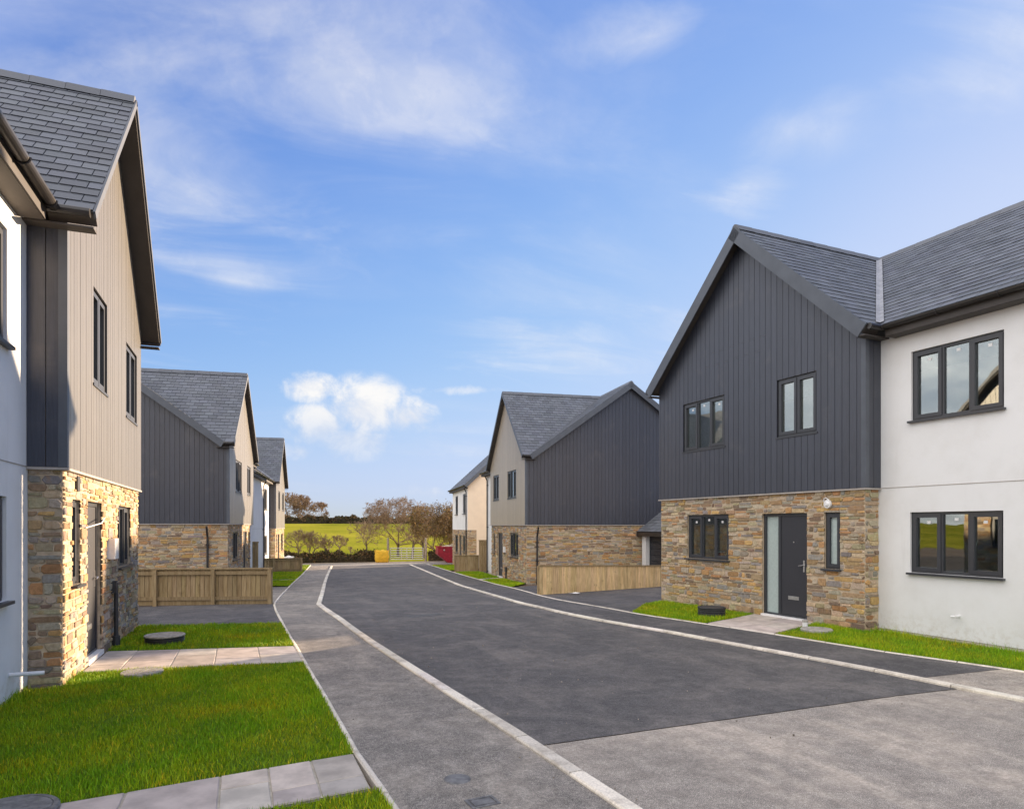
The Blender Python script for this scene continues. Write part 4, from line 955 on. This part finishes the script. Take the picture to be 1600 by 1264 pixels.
# ------------------------------------------------------------------ small things on the ground
def disc_cover(name, x, y, r, hgt, mat, label, z=0.02, rings=True):
    b = gz(x, y)+z; root = empty(name, (x, y, b)); tag(root, label, 'cover')
    mb = MB(); mb.lathe((x, y, b), [(r, -0.03), (r, hgt-0.01), (r-0.01, hgt), (r*0.86, hgt), (r*0.85, hgt-0.006)], 32); mb.build('rim', mat, root, root.location)
    mb = MB(); mb.lathe((x, y, b), [(r*0.84, hgt-0.02), (r*0.84, hgt-0.002), (r*0.82, hgt+0.001), (r*0.3, hgt+0.003)], 32); mb.build('lid', mat, root, root.location)
    return root
def chamber(x, y, r, hgt, label, lidmat):
    b = gz(x, y)+0.02; root = empty('inspection_chamber', (x, y, b)); tag(root, label, 'manhole')
    mb = MB(); prof = [(r*.96, -0.05)]
    n = 4
    for i in range(n):
        z0 = hgt*i/n; z1 = hgt*(i+1)/n; prof += [(r*.96, z0+.004), (r, z0+.012), (r, z1-.012), (r*.96, z1-.004)]
    prof += [(r*.96, hgt)]
    mb.lathe((x, y, b), prof, 36); mb.build('riser', 'black_plastic', root, root.location)
    mb = MB(); mb.lathe((x, y, b), [(r*1.02, hgt-.002), (r*1.03, hgt+.012), (r*1.0, hgt+.022), (r*.9, hgt+.024), (r*.88, hgt+.016), (r*.2, hgt+.018)], 36); mb.build('lid', lidmat, root, root.location)
    return root
chamber(-1.33, 11.85, 0.285, 0.11, 'round raised drain chamber with dark ribbed sides on the small left lawn', 'concrete')
chamber(8.62, 11.40, 0.27, 0.17, 'black plastic drain chamber standing on the lawn left of the right door', 'black_plastic')
disc_cover('inspection_cover', -1.29, 9.30, 0.235, 0.03, 'concrete', 'flat round concrete cover set in the big left lawn', 0.035)
disc_cover('inspection_cover', -1.42, 5.02, 0.26, 0.05, 'iron', 'dark round cover at the lower left corner beside the slabs', 0.02)
disc_cover('inspection_cover', 8.98, 9.02, 0.26, 0.03, 'concrete', 'flat round concrete cover in the lawn right of the right door path', 0.04)
disc_cover('footway_cover', 1.35, 4.68, 0.105, 0.006, 'iron', 'small round iron cover in the left footpath', 0.010)
root = empty('drain_pipe', (9.02, 9.28, gz(9, 9.2)+.02)); tag(root, 'short white pipe stub beside the concrete cover by the right door path', 'pipe')
mb = MB(); mb.tube([(9.06, 9.36, 0.0), (9.06, 9.36, .13)], .045, 14); mb.build('pipe', 'white_plastic', root, root.location)
mb = MB(); mb.tube([(9.06, 9.36, .131), (9.06, 9.36, .165)], [.052, .048], 14); mb.build('cap', 'concrete', root, root.location)
# rectangular cover with raised bars
def rect_cover(x, y, w, l, rot, label, nb=7, z=0.012):
    b = gz(x, y)+z; root = empty('stopcock_cover', (x, y, b)); tag(root, label, 'cover')
    ca, sa = math.cos(rot), math.sin(rot); F = lambda a, b_, c: (x+a*ca-b_*sa, y+a*sa+b_*ca, b+c)
    mb = MB(); mb.ring(F, -w/2, w/2, -l/2, l/2, .018, -.03, .006); mb.build('frame', 'iron', root, root.location)
    mb = MB(); mb.rect(F, -w/2+.02, w/2-.02, -l/2+.02, l/2-.02, -.02, .001); mb.build('lid', 'iron', root, root.location)
    for i in range(nb):
        q = -l/2+.03+(l-.06)*(i+.5)/nb; mb = MB(); mb.rect(F, -w/2+.03, w/2-.03, q-.006, q+.006, 0, .006); mb.build('bar', 'iron', root, root.location)
rect_cover(1.39, 4.23, 0.20, 0.15, 0.1, 'rectangular ribbed iron cover in the left footpath at the bottom edge')
rect_cover(3.32, 13.87, 0.85, 0.32, 0.25, 'dark drain grating across the road middle', 9, 0.008)
rect_cover(4.35, 38.4, 0.6, 0.45, 0.15, 'far drain grating against the left kerb', 6, 0.008)
rect_cover(7.15, 21.6, 0.45, 0.4, -0.15, 'drain grating by the right kerb near the right middle house', 6, 0.016)
# scrap of plastic on the right drive
mb = MB(); r = random.Random(3); vs = [(8.75+0.25*math.cos(k)*r.uniform(.5, 1), 17.9+0.12*math.sin(k)*r.uniform(.5, 1), gz(0, 17.9)+.03+r.uniform(0, .05)) for k in [i*.7 for i in range(9)]]+[(8.75, 17.9, gz(0, 17.9)+.09)]
mb.add(vs, [[i, (i+1) % 9, 9] for i in range(9)]); o = mb.build('plastic_scrap', 'bag_white', None, (8.75, 17.9, gz(0, 17.9)+.02)); tag(o, 'crumpled white plastic scrap on the right drive before the fence', 'litter')
# red tub behind the right ground-floor window
p = right_near.P(3.95, 0.32, 1.06); root = empty('tub', p); tag(root, 'red tub on the sill inside the right ground floor window', 'tub')
mb = MB(); mb.lathe(p, [(.10, 0), (.13, .15), (.135, .15), (.12, .15)], 18); mb.build('bucket', 'red_plastic', root, p)
mb = MB(); mb.lathe(p, [(.136, .151), (.138, .17), (.10, .175)], 18); mb.build('lid', 'white_plastic', root, p)

# ------------------------------------------------------------------ street end: bag, skip, gate, hedges
def bulk_bag(x, y, w, h_, mat, label):
    b = gz(x, y)+.01; root = empty('bulk_bag', (x, y, b)); tag(root, label, 'bag')
    bm = bmesh.new(); bmesh.ops.create_cube(bm, size=1.0); bmesh.ops.subdivide_edges(bm, edges=bm.edges[:], cuts=7, use_grid_fill=True)
    r = random.Random(int(x*10))
    for v in bm.verts:
        z = v.co.z+.5; k = 1+.16*math.sin(math.pi*min(1, z))*(1-.4*z); L = math.hypot(v.co.x, v.co.y)
        q = max(abs(v.co.x), abs(v.co.y)); rd = .75+.25*(q/(L+1e-6)) 
        v.co.x *= k*rd*w; v.co.y *= k*rd*w; 
        v.co.z = (z*h_+(0.10*math.sin(v.co.x*7+1)*math.cos(v.co.y*6) if z > .9 else 0))
        v.co += Vector((r.uniform(-.015, .015), r.uniform(-.015, .015), 0 if z < .01 else r.uniform(-.015, .015)))
    me = bpy.data.meshes.new('sack'); bm.to_mesh(me); bm.free(); me.polygons.foreach_set('use_smooth', [True]*len(me.polygons)); link_mesh('sack', me, mat, root)
    for sx in (-1, 1):
        for sy in (-1, 1):
            mb = MB(); X, Y = x+sx*w*.42, y+sy*w*.42; mb.tube([(X, Y, b+h_*.85), (X+sx*.05, Y, b+h_*1.08), (X+sx*.10, Y+.08, b+h_*1.0), (X+sx*.08, Y+.12, b+h_*.8)], .018, 5); mb.build('lifting_loop', mat, root, root.location)
bulk_bag(9.05, 52.2, .88, .88, 'bulk_bag', 'yellow builders bulk bag at the end of the street')
bulk_bag(2.05, 48.8, .75, .6, 'bag_white', 'white bulk bag beside the farthest left house')

def farm_gate(A, B):
    A, B = Vector(A), Vector(B); d = (B-A).normalized(); L = (B-A).length; z0 = gz(A.x, A.y)
    root = empty('farm_gate', (A.x, A.y, z0)); tag(root, 'galvanised metal field gate at the end of the street', 'gate')
    P = lambda a, z: (A.x+d.x*a, A.y+d.y*a, z0+z)
    for z in (.2, .36, .52, .70, .90, 1.08): mb = MB(); mb.tube([P(.15, z), P(L-.15, z)], .03, 6); mb.build('bar', 'galvanised', root, root.location)
    for a in (.15, L*.35, L*.5, L*.65, L-.15): mb = MB(); mb.tube([P(a, .17), P(a, 1.1)], .028, 6); mb.build('upright', 'galvanised', root, root.location)
    for i, a in enumerate((-.05, L+.05)):
        p = P(a, 0); r2 = empty('gate_post', p); tag(r2, ('tall wooden gate post beside the yellow bag', 'tall wooden gate post beside the red skip')[i], 'post')
        mb = MB(); X, Y, Z = p; mb.tube([(X, Y, Z-.1), (X+.02, Y, Z+.9), (X, Y, Z+1.85)], [.10, .095, .085], 8); mb.build('shaft', 'timber_old', r2, p)
        mb = MB(); mb.tube([(X, Y, Z+1.851), (X, Y, Z+1.88)], [.085, .05], 8); mb.build('top', 'timber_old', r2, p)
farm_gate((9.75, 53.2), (12.55, 52.7))

def skip(x, y, rot):
    z0 = gz(x, y)+.02; root = empty('skip', (x, y, z0)); tag(root, 'dark red metal skip heaped with rubble beside the far right house', 'skip')
    ca, sa = math.cos(rot), math.sin(rot); F = lambda a, b, c: (x+a*ca-b*sa, y+a*sa+b*ca, z0+c)
    # side profile: raked ends
    prof = [(-1.0, 0), (1.0, 0), (1.75, .62), (1.75, 1.18), (-1.75, 1.18), (-1.75, .62)]
    mb = MB(); S = lambda a, b, c: F(a, c, b); ww = .82
    inner = [(a*.96, .05+b*.99) for a, b in prof]
    for sgn in (-1, 1): mb.prism(S, prof, sgn*ww, sgn*(ww-.03))
    for (a0, b0), (a1, b1) in ((prof[0], prof[1]), (prof[1], prof[2]), (prof[2], prof[3]), (prof[5], prof[0]), (prof[4], prof[5])):
        mb.add([S(a0, b0, -ww), S(a1, b1, -ww), S(a1, b1, ww), S(a0, b0, ww)], [[0, 1, 2, 3]])
    mb.build('body', 'skip_paint', root, root.location)
    mb = MB(); 
    for sgn in (-1, 1): mb.prism(S, [(-1.8, 1.12), (1.8, 1.12), (1.8, 1.2), (-1.8, 1.2)], sgn*(ww+.05), sgn*(ww-.05))
    mb.build('rim', 'skip_paint', root, root.location)
    for sgn in (-1, 1):
        for a in (-.9, 0, .9): mb = MB(); mb.prism(S, [(a-.05, .05), (a+.05, .05), (a+.05, 1.12), (a-.05, 1.12)], sgn*(ww+.04), sgn*ww); mb.build('rib', 'skip_paint', root, root.location)
        for a in (-1.3, 1.3): mb = MB(); mb.tube([S(a, .95, sgn*ww), S(a, .95, sgn*(ww+.13))], .05, 10); mb.build('lifting_lug', 'steel', root, root.location)
    mb = MB(); r = random.Random(9)
    for i in range(150):
        a, b = r.uniform(-1.55, 1.55), r.uniform(-.7, .7); s_ = r.uniform(.06, .17); zc = 1.0+.34*(1-(a/1.8)**2)*(1-(b/.9)**2)*r.uniform(.5, 1.1); k = r.uniform(.6, 1.2)
        pts = [(a+s_*math.cos(t+.2*i)*r.uniform(.6, 1), b+s_*math.sin(t+.2*i)*r.uniform(.6, 1)) for t in (0, 1.3, 2.6, 3.9, 5.2)]
        mb.prism(F, pts, zc-.1, zc+s_*r.uniform(.2, .8), (k, k*.97, k*.92))
    o = mb.build('rubble', 'rubble', root, root.location); o['kind'] = 'stuff'
skip(14.35, 49.0, math.radians(-8))

def leaf_cloud(mb_pts, n, fn, r, smin, smax, cols):
    V = []; Fc = []; C = []
    for i in range(n):
        p = fn(r); s_ = r.uniform(smin, smax); a = Vector((r.gauss(0, 1), r.gauss(0, 1), r.gauss(0, 1))).normalized(); b = a.cross(Vector((r.gauss(0, 1), r.gauss(0, 1), r.gauss(0, 1)))).normalized()
        k = len(V); pv = Vector(p); V += [tuple(pv-a*s_), tuple(pv+b*s_*.45), tuple(pv+a*s_), tuple(pv-b*s_*.45)]; Fc.append([k, k+1, k+2, k+3]); c = r.choice(cols); C += [c]*4
    mb_pts.v += V; off = len(mb_pts.v)-len(V); mb_pts.f += [[x+off for x in f] for f in Fc]; mb_pts.c += C
def hedge(label, pts, wid, hgt, seed, nleaf, z=0.0, lsz=(.05, .13), dark=1.0):
    r = random.Random(seed); root = empty('hedge', (pts[0][0], pts[0][1], gz(*pts[0])+z)); tag(root, label, 'hedge')
    L = polyline(pts, wid*.45); mb = MB(); ns = 9; vs = []; 
    for i, p in enumerate(L):
        a = L[max(i-1, 0)]; b = L[min(i+1, len(L)-1)]; t = Vector((b[0]-a[0], b[1]-a[1])).normalized(); n = Vector((t.y, -t.x))
        hh = hgt*(.82+.3*math.sin(i*1.7+seed)*math.sin(i*.61)+r.uniform(-.1, .1))
        for k in range(ns):
            th = math.pi*k/(ns-1); w = math.cos(th)*wid*.5*r.uniform(.85, 1.12); zz = max(-.05, math.sin(th)**.6*hh*r.uniform(.9, 1.08)-.04)
            x, y = p[0]+n.x*w, p[1]+n.y*w; vs.append((x, y, gz(x, y)+zz))
    fs = [[i*ns+k, i*ns+k+1, (i+1)*ns+k+1, (i+1)*ns+k] for i in range(len(L)-1) for k in range(ns-1)]
    mb.add(vs, fs, (.6*dark, .6*dark, .55*dark)); mb.build('bank', 'bramble', root, root.location)
    mb = MB(); nv = len(vs)
    def fn(r):
        i = r.randrange(len(L)-1); k = r.randrange(ns-1); a = vs[i*ns+k]; b = vs[(i+1)*ns+k+1]; t = r.random(); u = r.random(); c = vs[i*ns+k+1]
        q = [a[j]+(b[j]-a[j])*t+(c[j]-a[j])*u*.6 for j in range(3)]; e = abs(r.gauss(0, .09)); return (q[0]+r.gauss(0, .06), q[1]+r.gauss(0, .06), q[2]+e)
    leaf_cloud(mb, nleaf, fn, r, *lsz, [(1.2, 1.0, .8), (.7, .7, .5), (1.6, 1.25, .9), (.9, 1.1, .5), (2.0, 1.5, 1.0)])
    o = mb.build('foliage', 'bramble', root, root.location); o['kind'] = 'stuff'
hedge('dark bramble hedge bank across the end of the street', [(-7, 53.6), (1.5, 53.6), (9.0, 53.5)], 1.1, .95, 5, 9000)
hedge('low dark bank between the field gate and the skip', [(12.9, 53.0), (15.5, 52.4), (20, 51.8)], 1.3, .8, 6, 3500)
hedge('long distant hedge along the top of the green field', [(-60, 175), (-10, 176), (30, 178), (80, 172), (140, 168)], 3.2, 2.0, 7, 14000, 0, (.2, .5), 1.0)

# ------------------------------------------------------------------ bare trees
def bare_tree(label, px, Y, top_px, spread_px, seed, lean=0.0, levels=6, leafy=0, trunk_f=0.30, multi=1, group='bare trees along the field edge', tw=1.3):
    u = (px-800)/1060; ry = math.cos(YAW)-u*math.sin(YAW); rx = math.sin(YAW)+u*math.cos(YAW); dep = Y/ry
    x = rx*dep; z0 = gz(x, Y)-.05; ztop = CAM_H-(top_px-822)/1060*dep; Ht = ztop-z0; Rad = spread_px/1060*dep/2
    r = random.Random(seed); root = empty('bare_tree', (x, Y, z0)); tag(root, label, 'tree', group)
    tr = MB(); br = MB(); tips = []
    cz = z0+Ht*(trunk_f+(1-trunk_f)*.45); az = Ht*(1-trunk_f)*.62
    def inside(p): return ((p.x-x)/Rad)**2+((p.y-Y)/Rad)**2+((p.z-cz)/az)**2
    LEN = [0.055, 0.075, 0.10, 0.13, 0.165, 0.20, 0.23, 0.25]
    def grow(p, d, L, rad, lev):
        segs = 3 if lev > 1 else 2; pts = [tuple(p)]; rs = [rad]; q = p.copy(); dd = d.copy()
        wig = 0.20 if lev < levels else 0.08
        for i in range(segs):
            dd = (dd+Vector((r.gauss(0, wig), r.gauss(0, wig), r.gauss(.02, .12)))).normalized(); q = q+dd*(L/segs); pts.append(tuple(q)); rs.append(max(rad*(1-.3*(i+1)/segs), .008*tw))
        (tr if lev >= levels else br).tube(pts, rs, 6 if lev >= levels-1 else (4 if lev > 3 else 3), caps=False)
        tips.append((q, lev))
        if lev <= 0: return
        n = (5 if lev == levels else 3) if lev > 1 else 4
        for k in range(n):
            az_ = (r.uniform(0, 2*math.pi) if lev < levels else k*2*math.pi/n+r.uniform(-.4, .4)); sp_ = r.uniform(.3, .95) if lev < levels else r.uniform(.45, 1.25)
            side = dd.orthogonal().normalized(); side.rotate(Quaternion(dd, az_))
            nd = (dd*math.cos(sp_)+side*math.sin(sp_)); nd.z += .08 if lev < levels else 0; nd.normalize()
            st = Vector(pts[-1]) if k < 2 else Vector(pts[-2]).lerp(Vector(pts[-1]), r.random())
            Ln = Ht*LEN[min(lev-1, 7)]*(Rad*2/Ht*.45+.55)*r.uniform(.8, 1.2)
            ins = inside(st+nd*Ln)
            if ins > 1.0: nd = (nd+(Vector((x, Y, cz))-st).normalized()*.5).normalized(); Ln *= .55
            if ins > 1.6: continue
            grow(st, nd, Ln, max(rs[-1]*r.uniform(.58, .76), .008*tw), lev-1)
    for k in range(multi):
        d = Vector((lean+r.gauss(0, .12)+(k-(multi-1)/2)*.5, r.gauss(0, .12), 1)).normalized()
        grow(Vector((x+(k-(multi-1)/2)*.15, Y, z0)), d, Ht*trunk_f, Ht*.028*(1 if multi == 1 else .75), levels)
    tr.build('trunk', 'bark', root, root.location); br.build('crown', 'twig', root, root.location)
    if leafy:
        mb = MB(); far = [t for t in tips if t[1] <= 2]
        def fn(r): t = r.choice(far)[0]; return (t.x+r.gauss(0, .16), t.y+r.gauss(0, .16), t.z+r.gauss(0, .14))
        leaf_cloud(mb, leafy, fn, r, .04, .10, [(1, 1, 1), (.6, .7, .5), (1.3, 1.1, .8), (.5, .45, .35)])
        o = mb.build('dry_leaves', 'leaf_dry', root, root.location); o['kind'] = 'stuff'
    return root
bare_tree('leftmost bare tree by the hedge, twin with the next trunk', 468, 64, 810, 64, 1, -.25, levels=5)
bare_tree('forked bare tree second from the left by the hedge', 481, 64, 808, 66, 2, .3, multi=2, levels=5)
bare_tree('small crooked bare tree third from the left by the hedge', 512, 63, 820, 36, 3, .1, levels=5)
bare_tree('slim upright bare tree fourth from the left by the hedge', 531, 66, 814, 30, 4, 0, levels=5)
bare_tree('stunted bare sapling right of the slim upright tree', 551, 62, 831, 16, 5, -.1, levels=4)
bare_tree('bare tree with flat spreading twigs left of the yellow bag', 573, 65, 808, 84, 6, -.05, trunk_f=.42, levels=5)
bare_tree('large round bare oak above the field gate', 622, 68, 782, 120, 27, 0, levels=7, trunk_f=.24)
bare_tree('bare tree immediately right of the large oak', 644, 64, 788, 66, 8, .05, trunk_f=.35, levels=5)
bare_tree('bare tree behind the right gate post', 662, 64, 786, 66, 9, 0, trunk_f=.33, levels=5)
bare_tree('dense brown-leaved tree left of the farthest right house', 686, 57, 758, 84, 10, .1, levels=6, leafy=9000, trunk_f=.2, multi=2)
bare_tree('tallest dense tree partly hidden by the farthest right house', 708, 58, 758, 70, 11, 0, levels=6, leafy=9000, trunk_f=.2, multi=2)
bare_tree('distant bare tree on the left skyline, half hidden by the house', 448, 196, 770, 80, 12, 0, trunk_f=.25, levels=6, tw=5)
bare_tree('distant bare tree in the middle of the left skyline clump', 466, 198, 774, 74, 13, 0, trunk_f=.25, levels=6, tw=5)
bare_tree('distant rounded bare tree at the right of the left skyline clump', 486, 200, 783, 66, 14, .0, trunk_f=.2, levels=6, tw=5)
bare_tree('distant low bare tree on the skyline left of the oak', 570, 190, 806, 30, 15, 0, trunk_f=.2, levels=5, tw=5)
bare_tree('distant bare tree on the skyline behind the oak', 650, 170, 792, 60, 16, 0, trunk_f=.2, levels=6, tw=5)

# ------------------------------------------------------------------ grass
def inside_poly(P, x, y):
    ins = np.zeros(len(x), bool); j = len(P)-1
    for i in range(len(P)):
        xi, yi = P[i]; xj, yj = P[j]
        c = ((yi > y) != (yj > y)) & (x < (xj-xi)*(y-yi)/(yj-yi+1e-12)+xi); ins ^= c; j = i
    return ins
GY = np.array([g[0] for g in GP]); GZ = np.array([g[1] for g in GP])
def grass(poly, dens, hgt, off, label, seed):
    rg = np.random.default_rng(seed); xs = [p[0] for p in poly]; ys = [p[1] for p in poly]
    A = (max(xs)-min(xs))*(max(ys)-min(ys)); n = int(A*dens); x = rg.uniform(min(xs), max(xs), n); y = rg.uniform(min(ys), max(ys), n)
    m = inside_poly(poly, x, y); x, y = x[m], y[m]
    patch = np.sin(x*2.3+1)*np.cos(y*1.7)+np.sin(x*5.1-y*3.7)*.6+rg.normal(0, .5, len(x)); keep = patch > -1.75; x, y, patch = x[keep], y[keep], patch[keep]; n = len(x)
    z = np.interp(y, GY, GZ)+off-.004; h_ = hgt*rg.uniform(.55, 1.35, n)*(1+.16*patch); th = rg.uniform(0, 2*np.pi, n); w = rg.uniform(.0016, .0034, n)*(1+np.clip((y-8)/8, 0, 3)); ln = rg.normal(0, .45, n)*h_; ld = rg.uniform(0, 2*np.pi, n)
    bx, by = np.cos(th)*w, np.sin(th)*w; lx, ly = np.cos(ld)*ln, np.sin(ld)*ln
    V = np.empty((n, 5, 3), np.float32)
    V[:, 0] = np.stack([x-bx, y-by, z], 1); V[:, 1] = np.stack([x+bx, y+by, z], 1)
    V[:, 2] = np.stack([x-bx*.8+lx*.35, y-by*.8+ly*.35, z+h_*.55], 1); V[:, 3] = np.stack([x+bx*.8+lx*.35, y+by*.8+ly*.35, z+h_*.55], 1); V[:, 4] = np.stack([x+lx, y+ly, z+h_], 1)
    me = bpy.data.meshes.new('grass'); me.vertices.add(n*5); me.vertices.foreach_set('co', V.ravel())
    base = np.arange(n)*5; loops = np.stack([base, base+1, base+3, base+2, base+2, base+3, base+4], 1).ravel(); me.loops.add(n*7); me.loops.foreach_set('vertex_index', loops.astype(np.int32))
    me.polygons.add(n*2); st = np.stack([np.arange(n)*7, np.arange(n)*7+4], 1).ravel(); me.polygons.foreach_set('loop_start', st.astype(np.int32))
    me.update(calc_edges=True); me.validate()
    k = rg.uniform(.7, 1.3, n)*(1+.10*patch); yl = rg.uniform(0, 1, n); c = np.stack([k*(1+.5*(yl > .9)+.2*yl), k, k*(1-.2*yl), np.ones(n)], 1)
    dry = (np.sin(x*1.9+2)*np.sin(y*2.7+1)+rg.normal(0, .35, n)) > .95; c[dry, 0] *= 1.45; c[dry, 1] *= 1.02; c[yl > .965] = (3.0, 1.5, 6.0, 1); col = np.repeat(c[:, None, :], 5, 1).astype(np.float32); at = me.color_attributes.new('col', 'FLOAT_COLOR', 'POINT'); at.data.foreach_set('color', col.ravel())
    o = link_mesh('grass', me, 'grass_blade'); tag(o, 'grass blades of the '+label, 'grass', kind='stuff')
for i, (poly, dens, hgt, off, label) in enumerate(LAWNS): grass(poly, dens, hgt, off, label, 40+i)

def scatter_grit(n, seed):
    r = random.Random(seed); mb = MB()
    for i in range(n):
        y = r.uniform(3.9, 16)**1.0; x = r.uniform(0.9, 7.6)
        if r.random() < 0.4: x = r.choice([2.02, 2.28, 0.86])-0.05*(y-4)+r.gauss(0, .05)
        s_ = r.uniform(.003, .009)*(1+.04*y); z = gz(x, y)+.012; k = r.uniform(.25, .8); a0 = r.uniform(0, 6)
        p = [(x+s_*math.cos(a0+t)*r.uniform(.6, 1), y+s_*math.sin(a0+t)*r.uniform(.6, 1)) for t in (0, 1.5, 3.0, 4.6)]
        mb.prism(lambda a, b, c: (a, b, z+c), p, -.006, s_*r.uniform(.4, .9), (k, k*.95, k*.88))
    o = mb.build('grit', 'rubble'); tag(o, 'scattered grit and small stones on the road and footpath', 'grit', kind='stuff')
scatter_grit(130, 77)
grass([(9.85, 4.2), (10.1, 4.2), (9.85, 8.6), (9.7, 8.6)], 900, 0.13, 0.02, 'taller tufts under the right white wall', 91)
grass([(-2.36, 5.1), (-2.25, 5.1), (-2.25, 8.8), (-2.36, 8.8)], 1500, 0.10, 0.02, 'taller tufts under the left white wall', 92)
grass([(-2.02, 8.8), (-1.92, 8.8), (-1.92, 9.6), (-2.02, 9.6)], 1500, 0.10, 0.02, 'taller tufts under the left stone wall', 93)

for o in bpy.data.objects:
    if o.parent is None and o.get('category'):
        g = {'gabled_house': 'gabled houses along the street', 'fence': 'timber fences beside the drives', 'side_gate': 'timber side gates', 'inspection_cover': 'round drain covers in the lawns', 'inspection_chamber': 'raised drain chambers',
             'stopcock_cover': 'rectangular iron covers', 'bulk_bag': 'builders bulk bags', 'gate_post': 'field gate posts', 'hedge': 'hedges round the field', 'garage': 'slate roofed garages'}.get(o.name.split('.')[0])
        if g: o['group'] = g
